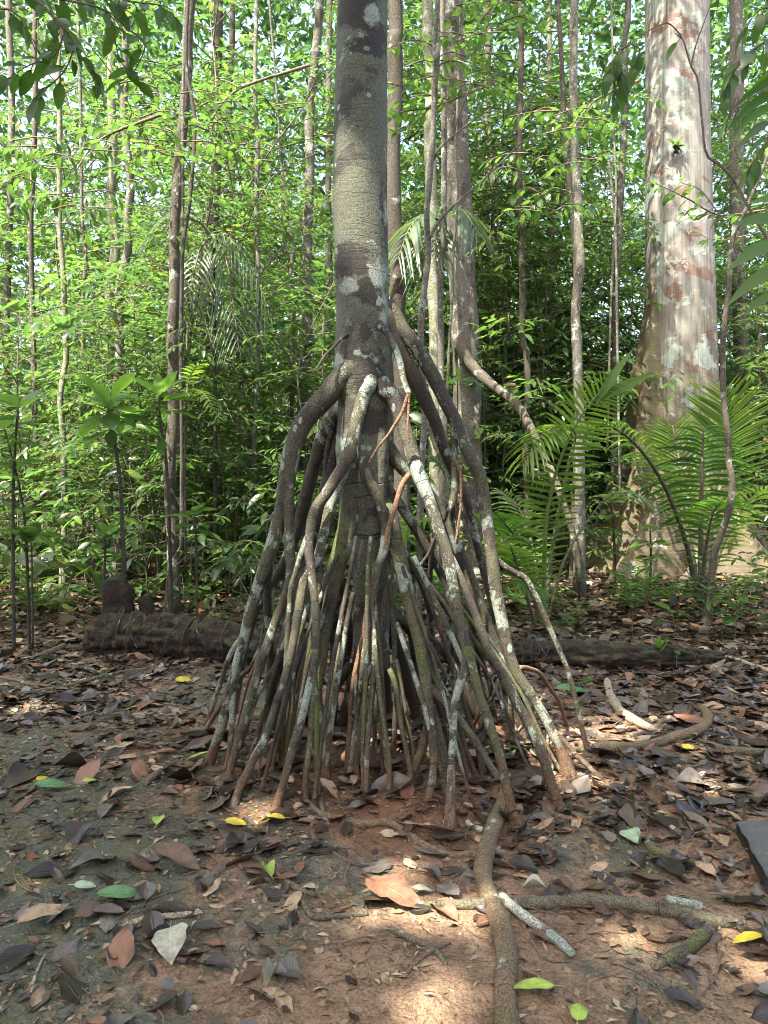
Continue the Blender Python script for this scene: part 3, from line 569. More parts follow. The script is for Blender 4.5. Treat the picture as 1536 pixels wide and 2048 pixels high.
surf([(1012, 1590), (1006, 1615), (990, 1655), (975, 1702), (966, 1752), (976, 1792), (996, 1832), (1008, 1880), (1012, 1930), (1012, 1990), (1016, 2050), (1024, 2150)], [26, 30, 34, 37, 40, 42, 43, 42, 44, 47, 50, 54], lift=.25, bump=.3)
surf([(612, 1600), (630, 1622), (662, 1637), (720, 1650), (778, 1650), (810, 1670), (850, 1695), (905, 1715), (955, 1710)], [11, 13, 15, 17, 17, 16, 14], 'surface')
surf([(640, 1600), (652, 1640), (668, 1680)], [10, 8, 5], 'twig')
surf([(1052, 1590), (1085, 1612), (1110, 1632), (1150, 1642), (1185, 1638)], [10, 13, 12, 9], 'surface')
surf([(560, 1610), (540, 1640), (530, 1690)], [6, 5, 3], 'twig')
print('tree ok')

# ---------------------------------------------------------------- leaves: batch builders
TL4 = (np.array([[0, 0, 0], [.45, -.5, .06], [.45, 0, -.04], [.45, .5, .06], [1, 0, -.12]]), np.array([[0, 1, 2], [0, 2, 3], [1, 4, 2], [2, 4, 3]]))
TL8 = (np.array([[0, 0, 0], [.28, -.42, .05], [.30, 0, .0], [.28, .42, .05], [.66, -.38, .0], [.68, 0, -.05], [.66, .38, .0], [1, 0, -.16]]),
       np.array([[0, 1, 2], [0, 2, 3], [1, 4, 5], [1, 5, 2], [2, 5, 6], [2, 6, 3], [4, 7, 5], [5, 7, 6]]))
def leaf_batch(geo, P, D, N, L, W, T=TL8):
    P, D, N = map(np.asarray, (P, D, N)); D = norm(D); Y = norm(np.cross(N, D)); Z = np.cross(D, Y)
    L = np.broadcast_to(L, (len(P),)); W = np.broadcast_to(W, (len(P),)); t, f = T
    V = P[:, None]+D[:, None]*(t[None, :, :1]*L[:, None, None])+Y[:, None]*(t[None, :, 1:2]*W[:, None, None])+Z[:, None]*(t[None, :, 2:]*L[:, None, None])
    uv = np.stack([t[:, 1]*2, t[:, 0]], -1)
    geo.add(V.reshape(-1, 3), (f[None]+np.arange(len(P))[:, None, None]*len(t)).reshape(-1, 3), np.tile(uv, (len(P), 1)))
def big_leaf(L, W, droop=.25, fold=.12, curl=0., wave=.0, n=8, shape='ovate', seed=0, wide=2, holes=None):
    """one broad leaf as a curved grid along +X"""
    t = np.linspace(0, 1, n+1)
    prof = {'ovate': np.sin(math.pi*t**.85)**.8, 'obovate': np.sin(math.pi*t**1.5)**.75, 'lance': np.sin(math.pi*t**.8)**1.1, 'heart': np.sin(math.pi*np.clip(t*.92+.08, 0, 1)**.6)**.9}[shape]
    prof = np.maximum(prof, .02); prof[-1] = .012
    s = np.linspace(-1, 1, 2*wide+1); T, S = np.meshgrid(t, s, indexing='ij')
    y = S*prof[:, None]*W/2; x = T*L
    if abs(droop) < .02: droop = .02
    ang = droop*T*1.3; x2 = L*np.sin(ang)/(droop*1.3); z = -L*(1-np.cos(ang))/(droop*1.3)
    z = z+np.abs(y)*fold+curl*(y**2)/W*4
    z = z+wave*L*vnoise(T*3+seed*1.7, S*1.3+seed, seed)
    z = z+wave*.6*L*vnoise(T*8+seed, S*2.+seed*2, seed+3)*np.abs(S)
    y = y*(1+.25*(vnoise(T*6+seed, S+seed, seed+5))*(1 if wave else 0))
    V = np.stack([x2, y, z], -1).reshape(-1, 3); w = len(s)
    i, j = np.meshgrid(np.arange(n), np.arange(w-1), indexing='ij')
    Q = np.stack([i*w+j, (i+1)*w+j, (i+1)*w+j+1, i*w+j+1], -1).reshape(-1, 4)
    return V, Q, np.stack([S, T], -1).reshape(-1, 2)
def sapling(seed, H, nb, bl, ll, lw=.42, z0=.25, mat='leaf', rad=.012, flat=.25, dense=1., lean=.15):
    """stem with branches, and the leaves on them: (stem mesh, crown mesh)"""
    r = np.random.default_rng(seed)
    st = spline([[0, 0, -.05], [r.normal()*lean*.3, r.normal()*lean*.3, H*.35], [r.normal()*lean, r.normal()*lean, H*.7], [r.normal()*lean*1.5, r.normal()*lean*1.5, H]], 24)
    gs = Geo().tube(st, np.linspace(rad, rad*.3, 24), 6); P = []; D = []; N = []; LL = []
    for k in range(nb):
        f = z0+(1-z0)*(k+r.random()*.8)/nb; i = min(int(f*23), 22); s = st[i]; az = k*2.4+r.random()*.9; el = r.uniform(.05, .75)
        Lb = bl*(1.15-.65*f)*r.uniform(.6, 1.2); h = np.array([math.cos(az), math.sin(az), 0])
        b = spline([s, s+h*Lb*.45+np.array([0, 0, math.tan(el)*Lb*.4]), s+h*Lb*.85+np.array([0, 0, math.tan(el)*Lb*.55]), s+h*Lb*1.1+np.array([0, 0, math.tan(el)*Lb*.45-.1*Lb])], 14)
        gs.tube(b, np.linspace(rad*.42, .0022, 14), 4, cap=False)
        side = np.array([-h[1], h[0], 0]); nt = max(2, int(Lb/(.17/dense)))
        for q in range(nt):
            g = .22+.78*(q+.5)/nt; j = min(int(g*13), 12); p = b[j]; bd = norm(b[j+1]-b[j]); sg = 1 if q % 2 else -1
            tl = Lb*r.uniform(.18, .42)*(1.15-g*.6); td = norm(bd*.75+side*sg*r.uniform(.6, 1.1)+np.array([0, 0, r.uniform(-.15, .25)]))
            nl = max(2, int(tl/(ll*.42)))
            for m in range(nl+1):
                e = (m+.6)/(nl+.6); pp = p+td*tl*e+np.array([0, 0, -.12*tl*e*e]); s2 = 1 if m % 2 else -1; ts = np.cross([0, 0, 1], td)
                d = norm(td*(.7 if m < nl else 1.6)+ts*s2*r.uniform(.5, 1.)*(1 if m < nl else .2)+np.array([0, 0, r.uniform(-.45, .1)]))
                P.append(pp); D.append(d); N.append(np.array([0, 0, 1])+r.normal(size=3)*flat); LL.append(ll*r.uniform(.65, 1.25))
    gl = Geo(); LL = np.array(LL); leaf_batch(gl, P, D, N, LL, LL*lw)
    return gs.mesh('stem', M['stem']), gl.mesh('crown', M[mat])
def crown_clusters(seed, centers, per, spread, ll, lw=.45, mat='leaf', T=TL4, flat=.45, drop=None, droopy=.25):
    r = np.random.default_rng(seed); n = len(centers); C = np.repeat(centers, per, 0)
    off = r.normal(size=(len(C), 3))*np.array(spread); P = C+off
    D = norm(off*np.array([1, 1, .3])+r.normal(size=P.shape)*np.mean(spread)*.7)+np.array([0, 0, -droopy]); N = np.array([0, 0, 1.])+r.normal(size=P.shape)*flat
    L = ll*r.uniform(.6, 1.3, len(P))
    if drop is not None:
        k = drop(P+norm(D)*L[:, None]*.5, L); P, D, N, L = P[k], D[k], N[k], L[k]
    g = Geo(); leaf_batch(g, P, D, N, L, L*lw, T)
    return g
def ellipsoid(r, n, rad, shell=.55):
    d = norm(r.normal(size=(n, 3))); q = (shell+(1-shell)*r.random(n))[:, None]
    return d*q*np.array(rad)
print('lib ok')

# ---------------------------------------------------------------- the canopy overhead (out of frame; shaped to shade the clearing, leaves cut away for sun flecks)
FLECKS = [(at(710, 400, 3.96), .10), (at(728, 352, 3.96), .03), (at(745, 425, 3.97), .05), (hit(785, 1812), .03), (hit(875, 2015), .03), (at(1085, 1440, 3.95), .10), (at(1015, 1330, 4.1), .08), (hit(1000, 1440), .10),
          (at(712, 815, 3.93), .05), (hit(1150, 1560), .08), (at(590, 760, 9.5), .2), (hit(60, 1420), .07), (hit(1230, 1450), .10), (hit(1180, 1480), .05), (at(1340, 240, 11.5), .9), (at(1310, 120, 11.5), .7), (at(1020, 780, 10.5), .35)]
rk = np.random.default_rng(41)
FLECKS += [(hit(rk.uniform(0, 1536), rk.uniform(1340, 2000)), rk.uniform(-.03, .03)) for _ in range(12)]
FLECKS += [(at(rk.uniform(480, 1080), rk.uniform(820, 1500), 3.9), rk.uniform(.0, .05)) for _ in range(7)]
def flecks(P, L):
    k = np.ones(len(P), bool)
    for c, r in FLECKS:
        q = P-c; along = q@TO_SUN; k &= np.linalg.norm(q-along[:, None]*TO_SUN, axis=1) > r+L*.44
    return k
r = np.random.default_rng(3)
n = 1700; cc = np.stack([r.uniform(-9.6, 1.3, n), r.uniform(-5.4, 2.5, n), r.uniform(10.0, 12.5, n)], -1)
n = 900; side = np.stack([r.uniform(-12, 12, n), r.uniform(-9, -6, n), r.uniform(.3, 6.5, n)], -1)
n = 600; lr = np.stack([r.choice([-1, 1], n)*r.uniform(7.5, 10, n), r.uniform(-8, 5, n), r.uniform(.3, 6, n)], -1)  # foliage walls behind and beside the view, added to cut fill light
cc = np.vstack([cc, side, lr[np.abs(lr[:, 0]) > lr[:, 1]*.62+.8]])
rq = np.random.default_rng(6); obj('crown', crown_clusters(7, ellipsoid(rq, 40, (1.7, 1.7, .9))+np.array([-.1, 4.1, 10.6]), 26, (.35, .35, .16), .24, drop=flecks).mesh('crown', M['leaf']), tree).matrix_parent_inverse = Matrix.Translation((.1, -TD, 0))
can = obj('shade_canopy', crown_clusters(4, cc, 26, (.55, .55, .25), .34, drop=flecks).mesh('shade_canopy', M['leaf_dark']))
tag(can, 'unseen forest foliage shaped over and around the clearing to shade it', 'shade_canopy', kind='stuff')

# ---------------------------------------------------------------- distant forest reading as one mass
r = np.random.default_rng(11)
n = 4200; th = r.uniform(-.62, .62, n); dd = r.uniform(25, 44, n)
cc = np.stack([np.sin(th)*dd*1.15, np.cos(th)*dd, r.uniform(.2, 30, n)**1.0], -1)
cc = cc[(vnoise(cc[:, 0]*.3, cc[:, 2]*.3, 4)+.5*vnoise(cc[:, 0]*.8, cc[:, 2]*.8, 14)) > -.40]
df = obj('distant_forest', crown_clusters(12, cc, 30, (.75, .75, .40), .44, flat=.7).mesh('distant_forest', M['leaf_far']))
tag(df, 'far-off sunlit green forest foliage filling the gaps between the trunks', 'forest', kind='stuff')

# ---------------------------------------------------------------- big buttressed tree
BD = 12.0; BO = np.array([at(1356, 960, BD)[0], BD, 0]); bz = float(ground_z(BO[0], BO[1]))
big = thing('buttressed_tree', 'huge pale grey tree with red-brown patches, mint lichen and plank buttresses', 'tree', BO)
n = 120; zz = np.linspace(-.1, 22, n)
rr = np.interp(zz, [0, 1.2, 2.5, 4.5, 7, 10, 22], [.66, .62, .57, .52, .485, .46, .40])
P = np.stack([np.interp(zz, [0, 3, 6, 9, 22], [.05, .03, .0, -.02, -.1]), 0*zz, zz], -1)
V, Q, uv = tube(P, rr, 72)
a = np.tile(np.arange(72)/72*2*math.pi, n); cen = np.repeat(P, 72, 0); dv = V[:n*72]-cen; zr = np.repeat(zz, 72)
V[:n*72] = cen+dv*(1+.05*vnoise(np.cos(a)*1.5+4, zr*.5+np.sin(a), 2)+.025*vnoise(np.cos(a)*4, np.sin(a)*4+zr*1.2, 7))[:, None]
obj('trunk', Geo().add(V, Q, uv).mesh('trunk', M['bigbark']), big)
def buttress(ang, H, L, th=.20, wig=.25, seed=0, r0=.42, pw=2.4):
    ns, nc = 34, 15; s = np.linspace(0, 1, ns); d = np.array([math.cos(ang), math.sin(ang)]); sd = np.array([-d[1], d[0]])
    out = r0+L*s; top = H*(1-s)**pw+.05+.10*(1-s); th_ = th*(1-.45*s)
    wv = wig*L*np.sin(s*3.+seed)*s*.6
    prof = np.linspace(-1, 1, nc); V = []
    for i in range(ns):
        lat = np.sign(prof)*np.abs(prof)**1.0; h = (1-np.abs(prof)**3.2)
        wid = th_[i]*(1+1.0*(1-h)**2)
        o = out[i]+.06*vnoise(np.full(nc, s[i]*5.), prof+seed, seed)
        c = np.outer(o, d)+np.outer(lat*wid+wv[i], sd)
        V.append(np.column_stack([c, -.15+(top[i]+.15)*h+.04*vnoise(np.full(nc, s[i]*7), prof*2+seed, seed+1)]))
    V = np.vstack(V); i, j = np.meshgrid(np.arange(ns-1), np.arange(nc-1), indexing='ij')
    Q = np.stack([i*nc+j, (i+1)*nc+j, (i+1)*nc+j+1, i*nc+j+1], -1).reshape(-1, 4)
    V[:, 2] += bz
    obj('buttress', Geo().add(V, Q).mesh('buttress', M['buttress']), big)
for a in ((R(200), 5.2, 1.25, .24, .3, 1), (R(166), 4.6, 1.5, .20, -.2, 2), (R(232), 2.3, 1.9, .22, .35, 3), (R(318), 1.9, 1.5, .20, -.3, 4), (R(352), 2.3, 1.7, .22, .2, 5), (R(60), 3, 1.6, .2, .2, 6), (R(120), 3.4, 1.6, .2, .2, 7), (R(262), .9, 1.3, .15, .5, 8)): buttress(*a)
r = np.random.default_rng(21)
obj('crown', crown_clusters(22, ellipsoid(r, 150, (5.5, 4.5, 3.))+np.array([1.5, 1.5, 21.5]), 40, (.6, .6, .3), .26).mesh('crown', M['leaf']), big)
# epiphyte on its trunk
ep = at(1353, 296, BD-.53); epi = thing('epiphyte_fern', 'small green epiphyte clinging to the pale buttressed trunk', 'fern', ep)
for k in range(9):
    V, Q, uv = big_leaf(random.uniform(.14, .24), .045, droop=.7, shape='lance')
    o = obj('leaf', Geo().add(V, Q, uv).mesh('leaf', M['big_leaf']), epi); o.rotation_euler = (0, R(-random.uniform(25, 75)), R(180+20*k))
g = Geo()
for k in range(30):
    e = np.array([random.uniform(-.07, .07), random.uniform(-.06, .04), random.uniform(-.14, .02)]); g.tube(spline([[0, .05, 0], e*.6+np.array([0, 0, .02]), e], 6), [.012, .012, .012, .01, .01, .006], 4)
obj('root_ball', g.mesh('root_ball', M['darkb'] if 'darkb' in M else M['twig']), epi)

# ---------------------------------------------------------------- slender forest trees traced from the photograph
def slender(name, label, pts, widths, d, mat, branches=(), group=None, top=None, crown=True, base=None, seed=0):
    """pts: pixels from the ground upwards; the foot is set on the ground at distance d"""
    gzv = HY+(CH-float(ground_z((pts[0][0]-CX)/F*d, d)))*F/d
    pts = [(pts[0][0]+(pts[0][0]-pts[1][0])*.1, gzv+8)]+list(pts)
    u0 = pts[0][0]; O = at(u0, gzv, d); t = thing(name, label, 'tree', O, group=group)
    P3 = [at(u, v, d)-O for u, v in pts]
    dr = norm(P3[-1]-P3[-2]); P3 += [P3[-1]+dr*3, P3[-1]+dr*6]
    S = spline(P3, 60); w = np.interp(np.linspace(0, 1, 60), np.linspace(0, 1, len(widths)+1), list(widths)+[widths[-1]*.55])/2/F*d
    w[:4] *= np.linspace(1.5, 1, 4)
    ws = np.linspace(0, 14, 60); S[:, 0] += vnoise(ws, ws*0+seed, seed)*.06; S[:, 1] += vnoise(ws, ws*0+seed, seed+3)*.08
    trunk = obj('trunk', Geo().tube(S, w, 14, .12, seed).mesh('trunk', M[mat]), t)
    for bp, bw in branches:
        B = spline([at(u, v, d)-O+np.array([0, -.05*i, 0]) for i, (u, v) in enumerate(bp)], 26)
        obj('branch', Geo().tube(B, np.linspace(bw, bw*.35, 26)/2/F*d, 8, .12, seed+1).mesh('branch', M[mat]), t)
    if crown:
        r = np.random.default_rng(seed+50)
        obj('crown', crown_clusters(seed, ellipsoid(r, 46, (1.5, 1.5, 1.3))+S[-1], 30, (.3, .3, .13), .15, mat='leaf').mesh('crown', M['leaf']), t)
    return t
G1 = 'slender trees traced between the understorey leaves'
slender('slender_tree', 'dark brown slender tree beside the drooping grey palm frond', [(346, 1060), (345, 960), (348, 800), (351, 600), (353, 460), (361, 300), (373, 150), (388, 0)], [26, 24, 23, 22, 20, 18], 8.2, 'brown', seed=1)
slender('slender_tree', 'pale mottled slender tree just beside the stilt-rooted trunk', [(598, 1050), (604, 850), (612, 650), (614, 450), (620, 250), (632, 80), (636, 0)], [22, 21, 20, 18, 16], 10.5, 'pale', seed=2)
slender('slender_tree', 'very thin straight pale pole tree with a lighter upper stem', [(508, 1020), (512, 700), (512, 400), (511, 200), (513, 0)], [10, 9, 9, 8], 9.2, 'pale', [([(512, 410), (545, 360), (600, 330), (650, 310)], 4)], seed=3)
slender('slender_tree', 'pale grey tree with a faint bend behind the broad-leaved shrub', [(232, 900), (236, 720), (240, 600), (254, 480), (258, 380), (250, 200), (252, 0)], [18, 18, 16, 15, 13], 10.4, 'pale', seed=4)
slender('slender_tree', 'thin brownish pole tree rising out of the dense shrubs', [(128, 900), (127, 700), (124, 450), (118, 250), (116, 0)], [12, 11, 10, 9], 9.6, 'green', seed=5)
slender('slender_tree', 'whitish thin tree deep among bright leaves', [(163, 800), (167, 600), (166, 420), (160, 200), (158, 0)], [8, 8, 7, 6], 13, 'pale', seed=6)
slender('slender_tree', 'dark chestnut tree with shaggy bark behind the drooping frond', [(420, 900), (414, 700), (418, 560), (428, 400), (430, 200), (434, 0)], [26, 24, 22, 20, 17], 11.5, 'darkb', seed=7)
slender('slender_tree', 'green-grey lichened tree standing behind the brown slender tree', [(216, 800), (222, 600), (228, 480), (224, 300), (228, 0)], [20, 20, 18, 15], 12.5, 'green', seed=8)
slender('slender_tree', 'thin forked pale sapling tree with slanting twigs', [(585, 800), (586, 620), (584, 520), (578, 450)], [8, 8, 7, 5], 9.8, 'pale', [([(584, 520), (570, 490), (560, 455)], 4)], crown=False, seed=9)
slender('slender_tree', 'dark rough-barked tree close behind the stilt-rooted trunk', [(800, 900), (797, 700), (792, 500), (790, 300), (788, 100), (786, 0)], [34, 33, 33, 32, 30, 28], 8.2, 'darkb', seed=10)
slender('slender_tree', 'lichen-speckled dark green tree between two pale saplings', [(872, 1100), (870, 900), (868, 700), (866, 500), (862, 300), (858, 120), (856, 0)], [26, 25, 24, 24, 22, 20], 10.2, 'green', seed=11)
slender('slender_tree', 'thin pale forked sapling with long slanting bare branch', [(842, 1230), (843, 1000), (843, 800), (850, 560), (860, 420), (867, 300), (873, 100), (874, 60)], [14, 13, 13, 12, 11, 9], 6.6, 'pale', [([(858, 480), (875, 450), (905, 420), (960, 375), (1020, 320), (1070, 280)], 6), ([(867, 320), (880, 300), (930, 262), (955, 250)], 5), ([(872, 140), (885, 132), (915, 135), (935, 150)], 5), ([(905, 280), (915, 240), (935, 190), (945, 110)], 5)], crown=False, seed=12)
slender('slender_tree', 'pale narrow tree twinned with the forked sapling', [(888, 1150), (886, 900), (886, 640), (884, 400), (884, 200), (886, 110), (888, 0)], [14, 13, 12, 11, 9], 7.6, 'pale', seed=13)
slender('slender_tree', 'wiry thin liana-like tree in front of the leaning mottled tree', [(893, 1100), (896, 900), (899, 700), (912, 500), (914, 400), (918, 200)], [6, 6, 5, 5], 7.4, 'stem', crown=False, seed=31)
slender('slender_tree', 'pale tree with a knobbly dark lower trunk amid dense leaves', [(1158, 900), (1156, 720), (1156, 560), (1158, 450), (1148, 330), (1147, 200), (1152, 0)], [20, 20, 18, 17, 16], 9.6, 'pale', seed=14)
slender('slender_tree', 'mottled thin tree a little way off the buttressed trunk', [(1228, 900), (1234, 640), (1240, 450), (1246, 330), (1250, 100), (1252, 0)], [14, 14, 13, 12], 12.2, 'pale', seed=15)
slender('slender_tree', 'grey tree with dark band behind the fan palm', [(1482, 1040), (1481, 800), (1479, 600), (1475, 400), (1474, 200), (1472, 0)], [28, 28, 27, 26, 25], 14, 'mottle', seed=16)
slender('slender_tree', 'dark mossy pole tree festooned with climbers', [(1050, 900), (1052, 760), (1046, 640), (1040, 450), (1042, 200), (1040, 0)], [13, 13, 12, 10], 11, 'darkb', seed=17)
slender('slender_tree', 'blackish narrow tree hung with climbing stems', [(1150, 1000), (1156, 820), (1160, 690), (1154, 600)], [14, 14, 13, 11], 10.5, 'darkb', crown=False, seed=18)
slender('slender_tree', 'dim brown tree far back beside the shaggy chestnut tree', [(470, 900), (462, 700), (466, 450), (460, 200), (464, 0)], [13, 13, 12, 11], 15, 'brown', seed=19)
slender('slender_tree', 'dim grey tree far back at the edge of the shrubs', [(20, 900), (14, 600), (22, 300), (18, 0)], [14, 14, 13, 12], 15, 'mottle', seed=20)
slender('slender_tree', 'pale far tree glimpsed left of the forked pale sapling', [(650, 900), (655, 700), (660, 500), (655, 300), (658, 0)], [13, 13, 12, 11], 16, 'pale', seed=21)
slender('slender_tree', 'brown far tree glimpsed beyond the leaning mottled tree', [(985, 900), (978, 700), (982, 450), (976, 200), (974, 0)], [15, 15, 13, 12], 16, 'brown', seed=22)
slender('slender_tree', 'narrow greenish tree beyond the knobbly pale tree', [(1100, 900), (1098, 700), (1104, 450), (1100, 200), (1096, 0)], [11, 11, 10, 9], 14.5, 'green', seed=23)
slender('slender_tree', 'slim brown tree near the shrubs with narrow straight stem', [(75, 950), (70, 700), (66, 450), (70, 200), (64, 0)], [11, 10, 10, 9], 11.5, 'brown', seed=24)
slender('slender_tree', 'crooked greenish sapling with a snapped tip in front of the fan palm', [(1408, 1262), (1420, 1190), (1440, 1090), (1458, 960), (1460, 900), (1450, 820), (1447, 740), (1450, 620), (1462, 500), (1478, 450), (1492, 415)], [17, 14, 13, 12, 11, 10, 7], 7.6, 'brown', crown=False, seed=25)
# the leaning mottled tree with its flying prop root
lt = slender('leaning_tree', 'mottled brown and pale tree with a stout slanting prop root', [(944, 1130), (938, 950), (934, 800), (928, 650), (922, 500), (914, 350), (907, 200), (902, 60), (898, 0)], [66, 60, 57, 55, 54, 54, 54, 52], 11, 'mottle', seed=26)
LO = np.array(lt.location)
S = spline([at(u, v, d)-LO for u, v, d in ((918, 680, 10.9), (932, 715, 10.75), (962, 752, 10.6), (1000, 782, 10.4), (1030, 806, 10.2), (1056, 845, 10.0), (1085, 905, 9.8), (1120, 985, 9.6), (1150, 1090, 9.4), (1165, 1220, 9.3))], 60)
obj('prop_root', Geo().tube(S, np.linspace(26, 10, 60)/2/F*10.3, 14, .25, 3).mesh('prop_root', M['brown']), lt)
print('trees ok')

# ---------------------------------------------------------------- understorey saplings and shrubs
def proto(name, label, cat, group, args, kw):
    st, cr = sapling(*args, **kw)
    t = thing(name, label, cat, (0, -60, 0), group=group); a = obj('stem', st, t); b = obj('crown', cr, t); KIDS[t.name] = [a, b]
    return t
PR = [
 (proto('broadleaf_sapling', 'understorey sapling with very large drooping leaves', 'sapling', 'large-leaved saplings', (110, 3.4, 15, .9, .27), dict(z0=.2, rad=.017, mat='leaf', lw=.46, flat=.45)), 3.4, .95, 'mid'),
 (proto('fine_leaved_tree', 'young tree with feathery sprays of tiny leaves', 'tree', 'feathery fine-leaved young trees', (111, 6., 34, 1.5, .075), dict(z0=.25, rad=.02, mat='leaf_lime', lw=.4, dense=1.1, lean=.3)), 6., 1.3, 'tall'),
 (proto('low_shrub', 'low shrub with a few broad arching leaves', 'shrub', 'broad-leaved low shrubs', (112, 1.2, 9, .5, .24), dict(z0=.05, rad=.008, lw=.4, flat=.4)), 1.2, .5, 'low'),
 (proto('low_shrub', 'low leafy shrub of small mid-green leaves on the forest floor', 'shrub', 'low mid-green shrubs', (101, 1.1, 18, .6, .115), dict(z0=.1, rad=.008)), 1.1, .5, 'low'),
 (proto('low_shrub', 'low dark shrub of glossy narrow leaves on the forest floor', 'shrub', 'low dark glossy shrubs', (102, 1.5, 18, .6, .13), dict(z0=.1, rad=.009, mat='leaf_dark', lw=.33)), 1.5, .55, 'low'),
 (proto('low_shrub', 'thin waist-high shrub with sparse pale leaves', 'shrub', 'sparse pale shrubs', (103, 1.7, 15, .65, .13), dict(z0=.15, rad=.008, mat='leaf_lime', flat=.4)), 1.7, .5, 'low'),
 (proto('understorey_sapling', 'understorey sapling with layered mid-green leaves', 'sapling', 'mid-green saplings', (104, 3.2, 26, 1.0, .14), dict(z0=.2, rad=.016)), 3.2, .9, 'mid'),
 (proto('understorey_sapling', 'understorey sapling with layered bright lime leaves', 'sapling', 'lime-leaved saplings', (105, 3.8, 26, 1.1, .15), dict(z0=.25, rad=.017, mat='leaf_lime', flat=.2)), 3.8, 1.0, 'mid'),
 (proto('understorey_sapling', 'understorey sapling with dark drooping leaves', 'sapling', 'dark-leaved saplings', (106, 3.5, 22, 1.0, .18), dict(z0=.2, rad=.017, mat='leaf_dark', lw=.36, flat=.5)), 3.5, .95, 'mid'),
 (proto('young_tree', 'young tree with tiers of lime-green leaves up its stem', 'tree', 'lime-leaved young trees', (107, 6.5, 44, 1.5, .15), dict(z0=.12, rad=.020, mat='leaf_lime', lean=.3)), 6.5, 1.3, 'tall'),
 (proto('young_tree', 'young tree with tiers of mid-green leaves up its stem', 'tree', 'mid-green young trees', (108, 7.5, 48, 1.6, .15), dict(z0=.14, rad=.022, lean=.3)), 7.5, 1.4, 'tall'),
 (proto('young_tree', 'young tree with dark glossy leaves up its stem', 'tree', 'dark glossy young trees', (109, 9., 52, 1.7, .18), dict(z0=.16, rad=.025, mat='leaf_dark', lean=.4, lw=.38)), 9., 1.5, 'tall'),
]
r = np.random.default_rng(77)
def ok(u, d, hw, H, cls):
    zt = HY-(H-CH)*F/d; lo, hi = u-hw, u+hw
    if d < 12.6 and hi > 1235 and lo < 1445 and zt < 1010: return False
    if d < 11.2 and hi > 880 and lo < 965 and zt < 980 and r.random() < .8: return False
    if d < 10.8 and hi > 990 and zt < 1060: return False
    if d < 8.0 and cls == 'tall': return False
    return True
def scatter(cls, n, d0, d1, pw=1., ur=(-120, 1660), skip=()):
    items = [p for p in PR if p[3] == cls and p[0]['group'] not in skip]; k = 0; tries = 0
    while k < n and tries < n*30:
        tries += 1
        d = d0+(d1-d0)*r.random()**pw; u = r.uniform(*ur); p, H, bl, _ = items[r.integers(len(items))]; s = r.uniform(.75, 1.3)
        if not ok(u, d, bl*s*F/d, H*s, cls): continue
        x = (u-CX)/F*d; dup(p, (x, d, float(ground_z(x, d))), r.uniform(0, 6.28), s, tilt=(r.normal()*.05, r.normal()*.05)); k += 1
scatter('low', 130, 7.0, 16, .9); scatter('mid', 105, 8.8, 19); scatter('tall', 7, 9, 11.5, 1., (-60, 780), ('dark glossy young trees', 'lime-leaved young trees')); scatter('tall', 16, 11.3, 15.5, 1., (960, 1235)); scatter('tall', 6, 12.8, 15, 1., (1440, 1600)); scatter('tall', 80, 12.5, 24)
for p in PR:                                          # the originals stand in the stand too
    d = r.uniform(12.8, 16); u = r.uniform(60, 1180); x = (u-CX)/F*d; p[0].location = (x, d, float(ground_z(x, d)))

# ---------------------------------------------------------------- palms
ts = np.linspace(0, 1, 6); hw = np.array([.35, .9, 1., .85, .55, .03])/2
TP = (np.stack([np.repeat(ts, 3), (hw[:, None]*np.array([-1, 0, 1])).ravel(), (hw[:, None]*np.array([.10, -.02, .10])).ravel()*.3], -1),
      np.array([f for i in range(5) for f in ([3*i, 3*i+3, 3*i+4], [3*i, 3*i+4, 3*i+1], [3*i+1, 3*i+4, 3*i+5], [3*i+1, 3*i+5, 3*i+2])]))
def frond(parent, O, pts, n, Lm, wd, mat='palm', droop=.35, sweep=.55, up=(0, 0, 1), w=9, t0=.22, vee=.25, seed=0, rmat='stem', twist=0.):
    rr = np.random.default_rng(seed+500)
    S = spline([at(*p)-O for p in pts], 50); T = norm(np.gradient(S, axis=0))
    fo = obj('frond', None, parent)
    obj('rachis', Geo().tube(S, np.linspace(w, w*.18, 50)/2/F*pts[0][2], 6).mesh('rachis', M[rmat]), fo)
    P = []; D = []; N = []; L = []
    n = int(n*.72)
    for k in range(n):
        f = t0+(1-t0)*(k+.5)/n; i = f*49; j = int(i); p = S[j]*(1-i+j)+S[min(j+1, 49)]*(i-j); t = T[j]
        upv = np.array(up, float); sd = norm(np.cross(t, upv)); nn = norm(np.cross(sd, t))
        g = (f-t0)/(1-t0); ln = Lm*(math.sin(math.pi*(.12+.80*g))**.7)
        for sg in (-1, 1):
            sw = sweep+.5*g**3
            P.append(p); D.append(norm(sd*sg+t*sw+nn*vee+rr.normal(size=3)*.05)); N.append(nn+sd*sg*.3+rr.normal(size=3)*.1); L.append(ln*rr.uniform(.9, 1.08))
    g = Geo(); L = np.array(L); leaf_batch(g, P, D, N, L, wd*1.2*np.clip(L/Lm, .45, 1), TP)
    V = g.V[0].reshape(len(P), -1, 3); x = TP[0][:, 0]
    V[..., 2] -= droop*(x**2)[None]*L[:, None]*rr.uniform(.7, 1.3, len(P))[:, None]; g.V[0] = V.reshape(-1, 3)
    obj('leaflets', g.mesh('leaflets', M[mat]), fo, kind='stuff')
def palm(name, label, base, specs, stem=None):
    O = hit(*base) if len(base) == 2 else at(*base); t = thing(name, label, 'palm', O)
    if stem: obj('stem', Geo().tube(spline([at(*q)-O for q in stem[0]], 30), np.linspace(stem[1], stem[1]*.7, 30)/2/F*stem[0][0][2], 8, .1).mesh('stem', M['darkb']), t)
    for k, (pts, n, Lm, wd, kw) in enumerate(specs): frond(t, O, pts, n, Lm, wd, seed=k+len(label), **kw)
    return t, O
